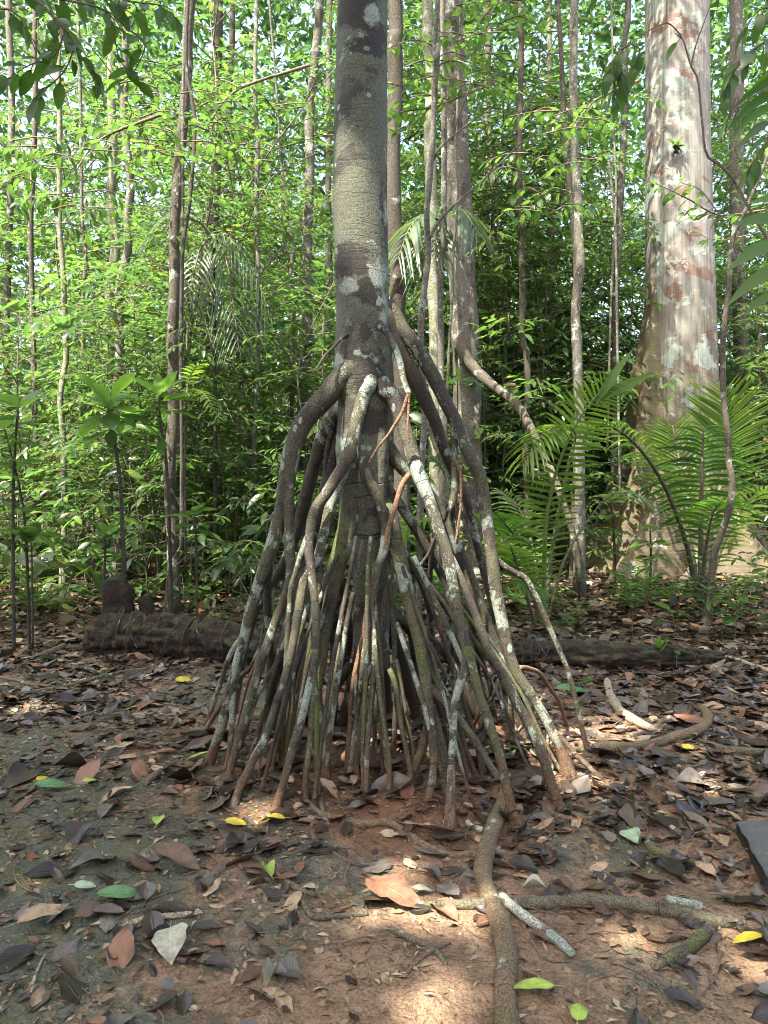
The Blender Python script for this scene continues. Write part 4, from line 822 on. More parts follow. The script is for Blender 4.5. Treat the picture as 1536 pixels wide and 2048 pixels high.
B = palm('understorey_palm', 'clump of bright feathery palm fronds, one standing upright, beside the stilt roots', (1086, 1262), [
 ([(1086, 1270, 7.7), (1088, 1150, 7.6), (1092, 1050, 7.5), (1108, 960, 7.4), (1140, 872, 7.3), (1182, 805, 7.2), (1228, 762, 7.1)], 52, .42, .030, dict(droop=.12, sweep=.25, up=(.3, -1, .1), w=11, t0=.14, vee=.05, rmat='stalk')),
 ([(1080, 1270, 7.8), (1062, 1160, 7.5), (1036, 1085, 7.2), (1008, 1045, 6.9), (985, 1025, 6.6)], 30, .42, .028, dict(droop=.4, sweep=.7, w=9, mat='palm_dark')),
 ([(1088, 1270, 7.9), (1104, 1100, 7.9), (1135, 940, 7.8), (1150, 868, 7.7), (1118, 852, 7.5), (1080, 875, 7.3), (1045, 930, 7.2)], 34, .40, .030, dict(droop=.55, sweep=.5, w=9, t0=.5, mat='palm')),
 ([(1092, 1270, 7.8), (1125, 1130, 7.8), (1180, 1035, 7.8), (1240, 985, 7.7), (1318, 1010, 7.6)], 30, .34, .024, dict(droop=.5, sweep=.6, w=7, t0=.3, mat='palm_grey')),
 ([(1076, 1270, 7.6), (1050, 1180, 7.2), (1030, 1120, 6.9), (1020, 1090, 6.6)], 24, .36, .028, dict(droop=.45, sweep=.7, w=8)),
 ([(1084, 1270, 7.8), (1070, 1120, 8.2), (1040, 1020, 8.6), (1000, 980, 8.9)], 30, .42, .028, dict(droop=.45, sweep=.6, w=8, mat='palm'))])
for sg, pts in ((0, [(1188, 800), (1200, 785), (1290, 752)]), (1, [(1190, 810), (1215, 768), (1235, 735)])):
    V, Q, uv = big_leaf(.62, .10, droop=.15, shape='lance', n=10)
    a = at(*pts[0], 7.2); b = at(*pts[-1], 7.0); o = obj('blade', Geo().add(V, Q, uv).mesh('blade', M['palm']), B[0], a-B[1])
    o.rotation_euler = Vector(b-a).to_track_quat('X', 'Y').to_euler()
A = palm('fan_palm', 'dark-stalked feather palm with tall bright fronds before the buttressed tree', (1402, 1222), [
 ([(1402, 1225, 9.0), (1402, 1060, 8.9), (1404, 945, 8.8), (1407, 852, 8.8)], 34, .74, .040, dict(droop=.5, sweep=.25, up=(0, -1, .15), w=14, t0=.30, vee=.1, mat='palm_dark', rmat='darkb')),  # backlit frond: its darkness is put into the leaflet colour
 ([(1404, 1225, 9.1), (1424, 1060, 9.3), (1448, 930, 9.4), (1456, 850, 9.4), (1450, 780, 9.3)], 36, .74, .040, dict(droop=.1, sweep=.75, up=(0, -1, .1), w=11, t0=.3, vee=.05)),
 ([(1396, 1225, 9.0), (1372, 1085, 8.8), (1322, 960, 8.6), (1262, 880, 8.5), (1200, 846, 8.4), (1150, 858, 8.3)], 44, .62, .030, dict(droop=.5, sweep=.5, w=11, t0=.25, mat='palm', rmat='darkb')),
 ([(1406, 1225, 9.0), (1446, 1090, 9.2), (1500, 1000, 9.3), (1570, 965, 9.3)], 34, .62, .034, dict(droop=.35, sweep=.5, w=10)),
 ([(1400, 1225, 9.2), (1380, 1060, 9.5), (1360, 930, 9.7), (1345, 850, 9.8)], 34, .70, .036, dict(droop=.25, sweep=.7, up=(0, -1, .1), w=10, t0=.3, mat='palm')),
 ([(1402, 1225, 8.9), (1410, 1110, 8.5), (1425, 1030, 8.1), (1445, 1000, 7.8)], 24, .50, .034, dict(droop=.4, sweep=.5, w=9, mat='palm_dark'))])
g = Geo()
for k in range(40):
    a = random.uniform(0, 6.28); e = np.array([math.cos(a)*random.uniform(.03, .2), math.sin(a)*random.uniform(.03, .2), random.uniform(.12, .5)])
    g.tube(spline([[0, 0, -.03], e*np.array([.35, .35, .55]), e], 7), np.linspace(.016, .004, 7), 4)
obj('dead_sheaths', g.mesh('dead_sheaths', M['darkb']), A[0], kind='stuff')
palm('small_palm', 'low palm whose pale-lit fronds show through the stilt roots', (948, 1290), [
 ([(948, 1300, 6.9), (940, 1160, 6.8), (905, 1072, 6.7), (860, 1045, 6.6), (815, 1052, 6.5), (785, 1082, 6.4)], 36, .40, .034, dict(droop=.35, sweep=.5, w=8, t0=.35, mat='palm')),
 ([(945, 1300, 6.9), (915, 1150, 7.0), (900, 1000, 7.1), (880, 930, 7.1), (850, 912, 7.0)], 26, .38, .036, dict(droop=.5, sweep=.5, w=8, t0=.45, mat='palm_grey')),
 ([(946, 1300, 6.9), (910, 1210, 6.7), (880, 1170, 6.5), (850, 1170, 6.3)], 26, .34, .024, dict(droop=.5, sweep=.5, w=7, mat='palm_dark')),
 ([(950, 1300, 6.9), (975, 1150, 7.0), (1010, 1080, 7.1), (1060, 1060, 7.2)], 30, .40, .030, dict(droop=.5, sweep=.5, w=8, t0=.3)),
 ([(950, 1300, 6.9), (985, 1200, 6.8), (1030, 1165, 6.7), (1080, 1180, 6.6)], 28, .36, .028, dict(droop=.5, sweep=.5, w=7, mat='palm_dark'))])
palm('tall_palm', 'spindly palm with grey drooping fronds beside the dark brown slender tree', (432, 1120, 9.0), [
 ([(424, 470, 9.0), (440, 490, 8.9), (458, 545, 8.8), (468, 620, 8.7), (478, 700, 8.6)], 28, .50, .024, dict(droop=.9, sweep=.7, w=7, t0=.05, mat='palm_grey')),
 ([(424, 470, 9.0), (460, 480, 8.9), (505, 540, 8.8), (545, 640, 8.7)], 24, .45, .022, dict(droop=.9, sweep=.7, w=6, t0=.1, mat='palm_grey')),
 ([(424, 470, 9.0), (390, 440, 8.9), (340, 440, 8.8), (290, 480, 8.7)], 24, .45, .022, dict(droop=.6, sweep=.7, w=6, t0=.1, mat='palm_grey')),
 ([(424, 470, 9.0), (400, 500, 8.8), (385, 560, 8.6), (380, 620, 8.5)], 20, .42, .022, dict(droop=.8, sweep=.7, w=6, t0=.1, mat='palm_grey'))], ([(432, 1130, 9.0), (430, 850, 9.0), (426, 470, 9.0)], 11))
palm('tall_palm', 'spindly palm with grey drooping fronds behind the thin forked sapling', (882, 1180, 7.9), [
 ([(880, 440, 7.9), (850, 430, 7.8), (820, 455, 7.7), (795, 520, 7.6)], 22, .52, .036, dict(droop=.9, sweep=.4, w=6, t0=.1, mat='palm_grey')),
 ([(880, 440, 7.9), (900, 420, 7.8), (930, 425, 7.7), (955, 470, 7.6)], 20, .46, .036, dict(droop=.9, sweep=.4, w=6, t0=.1, mat='palm_grey')),
 ([(880, 440, 7.9), (875, 470, 7.7), (870, 520, 7.6)], 14, .42, .032, dict(droop=.9, sweep=.6, w=5, t0=.1, mat='palm_grey'))], ([(882, 1190, 7.9), (882, 800, 7.9), (880, 440, 7.9)], 9))
palm('overhanging_palm', 'broad bright palm leaflets reaching in beside the crooked sapling', (1640, 1500, 4.6), [
 ([(1640, 330, 4.7), (1600, 405, 4.65), (1572, 500, 4.6), (1560, 600, 4.6)], 9, .46, .075, dict(droop=.35, sweep=.2, up=(0, -1, .1), w=9, t0=.1)),
 ([(1660, 60, 4.8), (1610, 120, 4.9), (1560, 200, 5.0), (1530, 290, 5.0)], 12, .40, .06, dict(droop=.6, sweep=.3, up=(0, -1, .1), w=9, t0=.1, mat='palm_dark'))], ([(1640, 1560, 4.6), (1650, 900, 4.6), (1650, 200, 4.7), (1660, 40, 4.8)], 16))

# ---------------------------------------------------------------- broad-leaved shrubs (each leaf its own piece)
def leafmesh(L, W, shape, droop, mat, seed, n=9, petiole=.03, **kw):
    V, Q, uv = big_leaf(L, W, droop=droop, shape=shape, seed=seed, n=n, wave=.035, **kw); V[:, 0] += petiole
    g = Geo().add(V, Q, uv); g.tube(np.array([[0, 0, 0], [petiole*.5, 0, .002], [petiole+.02, 0, 0]]), .0022, 4, cap=False)
    return g.mesh('leaf', M[mat])
LM = {k: [leafmesh(*a, s) for s in range(3)] for k, a in {
 'whorl': (.36, .135, 'obovate', .35, 'big_leaf'), 'round': (.20, .115, 'ovate', .35, 'big_leaf'), 'lance': (.30, .075, 'lance', .4, 'big_leaf'),
 'shade': (.135, .058, 'ovate', .4, 'shade_leaf'), 'seed': (.11, .05, 'ovate', .4, 'big_leaf'), 'long': (.17, .055, 'lance', .5, 'shade_leaf')}.items()}
def put_leaf(parent, p, az, el, kind, s=1., roll=0.):
    o = obj('leaf', random.choice(LM[kind]), parent, p); o.rotation_euler = (roll, -el, az); o.scale = (s, s, s); return o
def broad_shrub(label, stempx, d, tiers, kind, group=None, w=9, name='broad_leaved_shrub', ground=True):
    O = at(*stempx[0], d); O[2] = float(ground_z(O[0], d)); t = thing(name, label, 'shrub', O, group=group)
    P3 = [at(u, v, d)-O for u, v in stempx]; P3[0] = np.array([0, 0, -.04]); S = spline(P3, 30)
    obj('stem', Geo().tube(S, np.linspace(w, w*.5, 30)/2/F*d, 8, .1, 3).mesh('stem', M['darkb']), t)
    for f, n, el, s in tiers:
        p = S[min(int(f*29), 29)]; a0 = random.uniform(0, 6)
        for k in range(n): put_leaf(t, p+np.array([0, 0, random.uniform(-.03, .03)]), a0+6.283*k/n+random.uniform(-.25, .25), el+random.uniform(-.2, .2), kind, s*random.uniform(.8, 1.15), random.uniform(-.3, .3))
    return t
broad_shrub('shrub with a whorl of big obovate leaves on a dark bare stem', [(252, 1130), (243, 1010), (232, 900), (222, 850), (216, 815)], 6.9, [(1., 7, .75, .95), (.97, 8, .35, 1.05), (.90, 7, -.05, 1.1), (.72, 5, -.35, .9)], 'whorl', w=10)
broad_shrub('shrub with upright narrow leaves at the tip of a thin stem', [(345, 1120), (335, 960), (322, 850), (318, 790)], 7.2, [(1., 6, .8, 1.25), (.95, 6, .35, 1.3), (.85, 5, .0, 1.2), (.62, 4, -.2, 1.)], 'lance', w=8)
broad_shrub('shrub with pairs of oval leaves up a thin dark stem', [(28, 1180), (26, 1020), (30, 900), (36, 820)], 6.6, [(1., 5, .7, 1.2), (.9, 5, .2, 1.2), (.75, 4, .1, 1.2), (.6, 4, 0, 1.2), (.45, 4, .1, 1.1), (.3, 4, .1, 1.)], 'round', w=8)
broad_shrub('shrub with rounded leaves leaning over the path edge', [(60, 1190), (52, 1080), (40, 980), (10, 860)], 6.8, [(1., 6, .5, 1.3), (.8, 4, .2, 1.2), (.55, 4, .2, 1.1), (.35, 4, .1, 1.1)], 'round', w=7)
broad_shrub('small shrub with a tuft of long leaves behind the rotten log', [(205, 1170), (210, 1110), (212, 1070)], 6.9, [(1., 7, .7, .85), (.7, 6, .25, .85)], 'lance', w=6)
broad_shrub('small shrub with a few rounded upright leaves behind the rotten log', [(66, 1200), (64, 1130), (62, 1085)], 6.7, [(1., 5, .9, .9), (.8, 4, .3, .8)], 'round', w=5)
broad_shrub('dark broad-leaved shrub beside the dark brown slender tree', [(395, 1150), (392, 1080), (388, 1030)], 7.2, [(1., 5, .4, 1.3), (.7, 5, 0, 1.2)], 'round', w=6)
broad_shrub('thin shrub with wide leaves between the palms and the buttress roots', [(1232, 1200), (1228, 1080), (1222, 1000)], 9.3, [(1., 6, .3, 1.2), (.8, 6, 0, 1.2), (.6, 5, 0, 1.1), (.4, 5, 0, 1.)], 'round', w=6)
broad_shrub('low shrub of wide leaves at the foot of the buttress', [(1300, 1180), (1302, 1110), (1300, 1060)], 9.9, [(1., 6, .3, 1.2), (.75, 6, 0, 1.2), (.5, 6, 0, 1.1)], 'round', w=6)
broad_shrub('sprig of star-like green leaves in front of the leaning tree', [(912, 1180), (914, 960), (915, 800), (915, 765)], 7.0, [(1., 7, .25, .75), (.98, 4, .7, .6)], 'lance', w=4)
# ---------------------------------------------------------------- branches hanging into the frame
def hanging(label, twigs, d, leafk, name='overhanging_branch', mat='twig', every=.055, s=(.8, 1.2), droop=-.6, cat='branch'):
    O = at(*twigs[0][0][0][:2], d); t = thing(name, label, cat, O)
    for pts, w, leafy in twigs:
        S = spline([at(u, v, d+dd)-O for u, v, dd in [(q[0], q[1], q[2] if len(q) > 2 else 0) for q in pts]], 30)
        obj('twig', Geo().tube(S, np.linspace(w, w*.4, 30)/2/F*d, 6, .1, 2).mesh('twig', M[mat]), t)
        if not leafy: continue
        Ln = np.linalg.norm(S[-1]-S[0]); n = int(Ln/every)
        for k in range(n+1):
            f = .15+.85*k/max(n, 1); i = min(int(f*29), 28); td = norm(S[i+1]-S[i]); az = math.atan2(td[1], td[0])+(1 if k % 2 else -1)*random.uniform(.5, 1.3)+random.uniform(-.3, .3)
            put_leaf(t, S[i], az, droop+random.uniform(-.5, .4), leafk, random.uniform(*s), random.uniform(-.6, .6))
    return t
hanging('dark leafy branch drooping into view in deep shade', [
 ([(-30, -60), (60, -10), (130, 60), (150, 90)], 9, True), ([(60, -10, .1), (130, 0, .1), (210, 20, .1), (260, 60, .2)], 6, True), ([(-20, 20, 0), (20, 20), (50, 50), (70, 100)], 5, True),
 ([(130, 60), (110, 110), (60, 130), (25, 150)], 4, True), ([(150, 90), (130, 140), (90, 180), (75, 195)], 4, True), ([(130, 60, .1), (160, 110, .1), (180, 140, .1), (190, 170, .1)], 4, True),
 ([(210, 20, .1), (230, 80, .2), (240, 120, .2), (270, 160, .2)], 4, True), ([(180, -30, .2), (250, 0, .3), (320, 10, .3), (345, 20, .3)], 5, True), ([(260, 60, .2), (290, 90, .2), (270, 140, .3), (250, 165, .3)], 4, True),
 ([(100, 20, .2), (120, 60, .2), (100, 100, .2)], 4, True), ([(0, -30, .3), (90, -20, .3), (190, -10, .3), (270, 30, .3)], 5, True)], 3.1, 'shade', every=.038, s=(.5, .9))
hanging('thin bare twig with one dark leaf crossing the pale buttressed trunk', [
 ([(1560, 520), (1500, 420), (1470, 365), (1440, 330), (1413, 308), (1404, 240), (1396, 160), (1382, 132), (1366, 80), (1345, 52), (1332, 45)], 7, False),
 ([(1382, 132), (1392, 90), (1408, 45), (1432, -20)], 4, False), ([(1332, 45), (1300, 60), (1262, 88)], 3, False), ([(1332, 45), (1335, -20)], 3, False), ([(1366, 80), (1352, 68), (1349, 66)], 3, True)], 5.2, 'shade', 'hanging_twig', every=.3)
hanging('bunch of long dark leaves hanging left of the pale buttressed trunk', [
 ([(1262, 88), (1235, 105), (1225, 140), (1228, 190)], 4, True), ([(1262, 88), (1280, 100), (1270, 130)], 3, True), ([(1235, 105), (1240, 150), (1236, 210)], 3, True)], 5.2, 'long', every=.045, droop=-1.0, s=(.9, 1.3))
hanging('leafy twig with small oval leaves in front of the buttressed trunk', [
 ([(1530, 420), (1440, 430), (1380, 400), (1330, 375), (1290, 360)], 4, True), ([(1440, 430), (1400, 380), (1360, 365)], 3, True), ([(1420, 420), (1390, 440), (1370, 420)], 3, True), ([(1500, 470), (1440, 480), (1400, 470)], 3, True)], 8., 'shade', every=.07, droop=-.2)
hanging('drooping dark-leaved branch above the bright palm leaflets', [
 ([(1580, 60), (1520, 90), (1470, 140), (1450, 190)], 6, True), ([(1580, 160), (1510, 190), (1460, 230)], 5, True), ([(1580, 10), (1520, 20), (1490, 60)], 5, True), ([(1580, 240), (1530, 290), (1500, 340)], 4, True)], 5.6, 'long', every=.06, droop=-.9, s=(1., 1.6))
hanging('spray of lime-green leaves just beside the stilt-rooted trunk', [
 ([(1000, 160, .6), (930, 190, .3), (860, 215), (800, 225), (770, 250)], 5, True), ([(860, 215), (830, 245), (790, 270)], 3, True), ([(900, 200, .2), (850, 190), (800, 200)], 3, True)], 6.8, 'seed', every=.05, droop=-.15)
def spray(label, u0, u1, v0, v1, d, n, kind, seed, every=.06, s=(.7, 1.2), droop=-.2):
    q = random.Random(seed); tw = [([(u1+60, v0-40, .4), ((u0+u1)/2+60, v0+10, .2), ((u0+u1)/2, (v0+v1)/2, 0)], 7, True)]
    for k in range(n):
        a, b, e = q.uniform(u0, u1), q.uniform(v0, v1), q.uniform(-.5, .5); l = q.uniform(50, 110)*(1 if q.random() < .5 else -1)
        tw.append(([(a, b, e), (a+l*.5, b+q.uniform(-16, 4), e+q.uniform(-.1, .1)), (a+l, b+q.uniform(-8, 22), e+q.uniform(-.2, .2))], 3.2, True))
    hanging(label, tw, d, kind, every=every, s=s, droop=droop)
spray('airy branch of bright green leaves arching over the forked pale sapling', 800, 1060, 0, 190, 7.0, 26, 'seed', 1)
spray('bright leafy branch spreading in front of the dark brown slender tree', 270, 560, 170, 330, 7.4, 22, 'seed', 2)
spray('branch of drooping darker leaves above the broad-leaved shrubs', 20, 260, 270, 450, 7.6, 20, 'long', 3, s=(.7, 1.1), droop=-.6)
spray('leafy branch beside the knobbly pale tree', 1020, 1220, 200, 430, 8.6, 20, 'seed', 4, s=(.9, 1.5), droop=-.4)
# a liana hanging beside the dark brown slender tree
palm('fern', 'small bright fern arching among the shrubs behind the broad-leaved shrub', (372, 1120, 7.6), [
 ([(372, 800, 7.6), (395, 782, 7.5), (418, 800, 7.4), (440, 845, 7.3)], 22, .16, .022, dict(droop=.3, sweep=.4, w=4, t0=.1, mat='palm')),
 ([(372, 800, 7.6), (350, 775, 7.5), (325, 780, 7.4), (300, 810, 7.3)], 20, .15, .022, dict(droop=.3, sweep=.4, w=4, t0=.1, mat='palm')),
 ([(372, 800, 7.6), (378, 760, 7.6), (392, 735, 7.5), (412, 728, 7.5)], 18, .15, .022, dict(droop=.3, sweep=.4, w=4, t0=.1, mat='palm'))], ([(372, 1130, 7.6), (370, 950, 7.6), (372, 800, 7.6)], 5))
def liana(label, pts, d, w, mat='stem'):
    S = spline([at(u, v, d) for u, v in pts], 60); O = at(*pts[-1], d)
    o = obj('liana', Geo().tube(S-O, w/2/F*d, 7, .15, int(w)).mesh('liana', M[mat]), None, O); return tag(o, label, 'liana')
liana('dark wavy liana hanging beside the dark brown slender tree', [(378, -40), (372, 120), (384, 200), (390, 260), (380, 400), (366, 500), (362, 700), (366, 1100)], 7.9, 7, 'darkb')
liana('pale straight liana running down the dark brown slender tree', [(372, -40), (366, 200), (366, 400), (364, 700), (362, 1100)], 8.0, 6, 'pale')
liana('thin liana hanging in front of the leaves by the buttressed tree', [(1222, -40), (1228, 250), (1232, 400), (1222, 600), (1215, 900)], 9, 4, 'stem')
liana('thin pale liana leaning across the dense leaves', [(1215, 300), (1230, 450), (1235, 700), (1240, 1000)], 10, 5, 'pale')
print('plants ok')

# ---------------------------------------------------------------- rotten logs
def log(label, pts, rads, seed, stubs=()):
    P = spline([hit(u, v) for u, v in pts], 150); rr = np.interp(np.linspace(0, 1, 150), np.linspace(0, 1, len(rads)), rads)
    P[:, 2] = ground_z(P[:, 0], P[:, 1])+rr*.55
    V, Q, uv = tube(P, rr, 56); m = 150*56
    a = np.tile(np.arange(56)/56*2*math.pi, 150); l = np.repeat(np.linspace(0, 12, 150), 56); cen = np.repeat(P, 56, 0)
    plate = vnoise(l*1.1+seed, a*5.1, seed+4); crack = np.clip(.12-np.abs(vnoise(l*.9, a*4.2+seed, seed+6)), 0, 1)
    V[:m] = cen+(V[:m]-cen)*(1+.22*vnoise(l*.7, np.cos(a)*1.6+seed, seed)+.22*plate+.22*vnoise(l*6, a*6, seed+2)-.9*crack)[:, None]
    O = P[75].copy(); O[2] = ground_z(O[0], O[1]); t = thing('rotten_log', label, 'log', O)
    obj('wood', Geo().add(V-O, Q, uv).mesh('wood', M['rot']), t)
    g = Geo()
    for k in range(22):                               # dead rootlets and twigs trailing over the wood
        i = random.randint(4, 145); q = P[i]-O; h = rr[i]; sx = random.uniform(-.12, .12)
        g.tube(spline([q+np.array([sx, random.uniform(-.1, .1), h*random.uniform(.9, 1.3)]), q+np.array([sx*1.5, -h*1.05, h*.6]), q+np.array([sx*2.2+random.uniform(-.08, .08), -h*1.25, -h*random.uniform(0, .5)])], 9), np.linspace(.006, .0025, 9)*random.uniform(.5, 1.3), 4)
    obj('rootlets', g.mesh('rootlets', M['darkb']), t, kind='stuff')
    for p, r0, h in stubs:
        q = hit(*p); S = spline([q-O+np.array([0, 0, -.05]), q-O+np.array([.02, .02, h*.5]), q-O+np.array([-.03, .03, h])], 16)
        obj('stub', Geo().tube(S, np.linspace(r0, r0*.7, 16)*(1+.2*vnoise(np.arange(16)*.8, np.zeros(16)+seed, seed)), 14, .2, seed).mesh('stub', M['rot']), t)
log('black rotting log with a broken stub lying across the far side of the clearing', [(195, 1296), (290, 1304), (390, 1312), (480, 1318), (560, 1322), (640, 1322)], [.19, .22, .21, .18, .15, .12], 1, (((232, 1290), .17, .58), ((292, 1290), .09, .42)))
log('low mossy rotten log half sunk beyond the stilt roots', [(845, 1326), (930, 1326), (1030, 1328), (1130, 1330), (1240, 1332), (1340, 1330), (1440, 1322)], [.10, .12, .125, .125, .12, .10, .05], 2)

# ---------------------------------------------------------------- fallen sticks, exposed roots in the clearing
def stick(name, label, pts, widths, mat, cat='stick', lift=.45, bump=.38, forks=(), group=None):
    S, r = lay(pts, widths, lift); O = S[len(S)//2].copy(); O[2] = ground_z(O[0], O[1])
    if not forks: return tag(obj(name, Geo().tube(S-O, r, 12, bump, int(pts[0][0]) % 50).mesh(name, M[mat]), None, O), label, cat, group)
    t = thing(name, label, cat, O, group=group); obj('stem', Geo().tube(S-O, r, 12, bump, 3).mesh('stem', M[mat]), t)
    for p, w in forks:
        S, r = lay(p, w, lift); obj('fork', Geo().tube(S-O, r, 8, bump, 5).mesh('fork', M[mat]), t)
    return t
stick('mossy_root', 'long dark mossy root lying crosswise under the curving surface root', [(1490, 1846), (1445, 1850), (1400, 1842), (1320, 1826), (1220, 1812), (1100, 1813), (1000, 1816), (900, 1815), (832, 1814)], [12, 24, 29, 30, 28, 26, 23, 20, 10], 'mossroot', 'root', .5)
stick('mossy_branch', 'stub of yellow-green mossy branch meeting the long dark root', [(1425, 1858), (1405, 1880), (1375, 1905), (1340, 1922), (1308, 1940)], [22, 26, 25, 22, 16], 'mossroot', 'branch', .6)
stick('white_stick', 'straight white lichened stick with black blotches beside the surface root', [(1004, 1803), (1040, 1836), (1075, 1860), (1110, 1886), (1145, 1918)], [19, 21, 20, 20, 17], 'whitestick', lift=.9, bump=.06)
stick('white_stick', 'short stub of white bark at the foot of the stilt roots', [(934, 1650), (948, 1660), (964, 1667)], [11, 10, 12], 'whitestick', lift=1., bump=.1)
stick('cut_stick', 'short pale stick with a dark broken end on the mossy root', [(1334, 1808), (1370, 1816), (1404, 1822)], [15, 16, 16], 'whitestick', lift=1.2, bump=.05)
stick('mossy_branch', 'curved yellow-green mossy branch near the weathered slab', [(1294, 1682), (1302, 1702), (1330, 1716), (1362, 1724), (1392, 1730)], [13, 15, 16, 15, 12], 'mossroot', 'branch', .6)
stick('exposed_root', 'thick pale root arching out of the litter beyond the thin arcing stilt root', [(1214, 1368), (1218, 1390), (1228, 1412), (1250, 1436), (1280, 1454), (1312, 1466)], [14, 18, 19, 19, 19, 14], 'paletwig', 'root', .7)
stick('exposed_root', 'long smooth exposed root with a hooked end lying on the clay', [(1160, 1502), (1220, 1502), (1290, 1496), (1350, 1480), (1398, 1466), (1416, 1448), (1410, 1428), (1390, 1408)], [20, 21, 20, 20, 21, 21, 17, 12], 'surface', 'root', .6)
stick('exposed_root', 'flat moss-yellow root running out past the hooked root', [(1395, 1482), (1430, 1496), (1480, 1506), (1540, 1510), (1600, 1512)], [10, 13, 16, 17, 18], 'mossroot', 'root', .5)
stick('exposed_root', 'thin root snaking over the mossy ground below the black log', [(-30, 1402), (30, 1396), (80, 1384), (130, 1376), (180, 1362), (230, 1350), (300, 1340), (330, 1338)], [7, 9, 10, 10, 9, 8, 6], 'mossroot', 'root', .5)
stick('exposed_root', 'wiry root crossing above the snaking mossy root', [(-30, 1354), (30, 1362), (70, 1372), (120, 1374)], [7, 8, 7, 5], 'surface', 'root', .5)
stick('mossy_twig', 'crooked twig furred with yellow-green moss on bare clay', [(472, 1712), (525, 1728), (558, 1758), (600, 1784), (634, 1796)], [7, 9, 11, 12, 9], 'mossroot', 'twig', .7)
stick('mossy_twig', 'bent mossy twig with an elbow lying below the crooked one', [(566, 1796), (600, 1803), (614, 1826), (630, 1840), (680, 1836), (736, 1832)], [9, 11, 11, 12, 11, 8], 'mossroot', 'twig', .7)
stick('mossy_twig', 'pale gnarled twig lying alone on the clay near the whitish leaf', [(232, 1868), (262, 1852), (300, 1842), (345, 1838), (404, 1830)], [8, 11, 12, 13, 10], 'paletwig', 'twig', .7, .3)
stick('dead_branch', 'dark forked dead branch lying left of the surface root', [(640, 1690), (700, 1728), (760, 1736), (820, 1730)], [6, 8, 8, 5], 'twig', 'branch', .6, .2, [([(700, 1728), (690, 1760), (705, 1790)], [6, 6, 4])])
stick('dead_branch', 'forked reddish twig beside the big surface root', [(900, 1888), (868, 1905), (830, 1930), (808, 1960)], [6, 7, 7, 5], 'twig', 'twig', .8, .2, [([(868, 1905), (846, 1900), (828, 1904)], [5, 4, 3])])
stick('dead_branch', 'blackened branch sinking into the clay left of the white stick', [(780, 1862), (830, 1885), (870, 1905), (892, 1932)], [12, 13, 12, 8], 'mossroot', 'branch', .5)
stick('dead_branch', 'broken dark stick lying on the green mossy crust', [(292, 1572), (306, 1560), (322, 1545)], [12, 14, 10], 'twig', lift=.9)
stick('dead_branch', 'short thick dark stick propped on litter below the log stub', [(65, 1322), (95, 1312), (128, 1298)], [10, 13, 12], 'twig', lift=.9)
stick('dead_branch', 'thin curved branch on the mossy crust', [(130, 1512), (180, 1516), (220, 1508), (252, 1494)], [4, 5, 5, 3], 'twig', lift=.7)
stick('dead_branch', 'pale dead branch poking out beyond the low mossy log', [(1452, 1318), (1490, 1330), (1536, 1346), (1580, 1356)], [8, 10, 11, 11], 'paletwig', lift=.8)
stick('dead_branch', 'dark crossing branch over the hooked root', [(1388, 1440), (1420, 1428), (1470, 1440), (1530, 1448)], [6, 8, 7, 5], 'surface', lift=1.2)
stick('dead_branch', 'thin upright twig fallen across the near clay', [(62, 1990), (72, 1950), (90, 1910)], [6, 6, 4], 'paletwig', lift=.8)
stick('dead_branch', 'dark blunt stick partly under leaves near the whitish leaf', [(350, 1924), (390, 1926), (430, 1928)], [11, 10, 8], 'twig', lift=.7)
stick('dead_branch', 'crooked thin twig pointing at the surface root', [(1060, 1880), (1090, 1920), (1140, 1925)], [5, 5, 3], 'twig', lift=.7)
stick('dead_branch', 'slender dark branch lying right of the white stick', [(1240, 1930), (1310, 1965), (1330, 1990), (1400, 2010)], [5, 6, 5, 3], 'twig', lift=.7)
stick('dead_branch', 'gnarled rootlet hooked over the clay near the mint leaf', [(1180, 1632), (1200, 1610), (1220, 1606), (1240, 1600)], [8, 9, 8, 5], 'surface', lift=.7)
# weathered slab at the edge of the clearing
c = np.array([hit(1474, 1672), hit(1532, 1790), hit(1720, 1770), hit(1660, 1664)]); c[:, 2] = c[:, 2].mean()
zt = .075; top = c+np.array([0, 0, zt]); k = 12
V = []; n = 14
for i in range(n+1):
    for j in range(n+1):
        a, b = i/n, j/n; p = (top[0]*(1-a)+top[1]*a)*(1-b)+(top[3]*(1-a)+top[2]*a)*b
        e = min(a, b, 1-a, 1-b); p = p+np.array([.010*vnoise(a*9, b*9, 1), .010*vnoise(a*9, b*9, 2), .012*vnoise(a*6, b*6, 3)-(.010 if e == 0 else 0)]); V.append(p)
V = np.array(V); w = n+1; rim = [i*w for i in range(n+1)]+[n*w+j for j in range(1, n+1)]+[i*w+n for i in range(n-1, -1, -1)]+[j for j in range(n-1, 0, -1)]
B0 = V[rim]-np.array([0, 0, zt+.06]); i, j = np.meshgrid(np.arange(n), np.arange(n), indexing='ij')
Q = np.stack([i*w+j, (i+1)*w+j, (i+1)*w+j+1, i*w+j+1], -1).reshape(-1, 4); m = len(V); q = len(rim)
Q = np.vstack([Q, [[rim[a], rim[(a+1) % q], m+(a+1) % q, m+a] for a in range(q)]])
O = c.mean(0); tag(obj('weathered_slab', Geo().add(np.vstack([V, B0])-O, Q).mesh('weathered_slab', M['slab']), None, O), 'weathered dark grey slab with mossy stains set in the ground', 'slab')

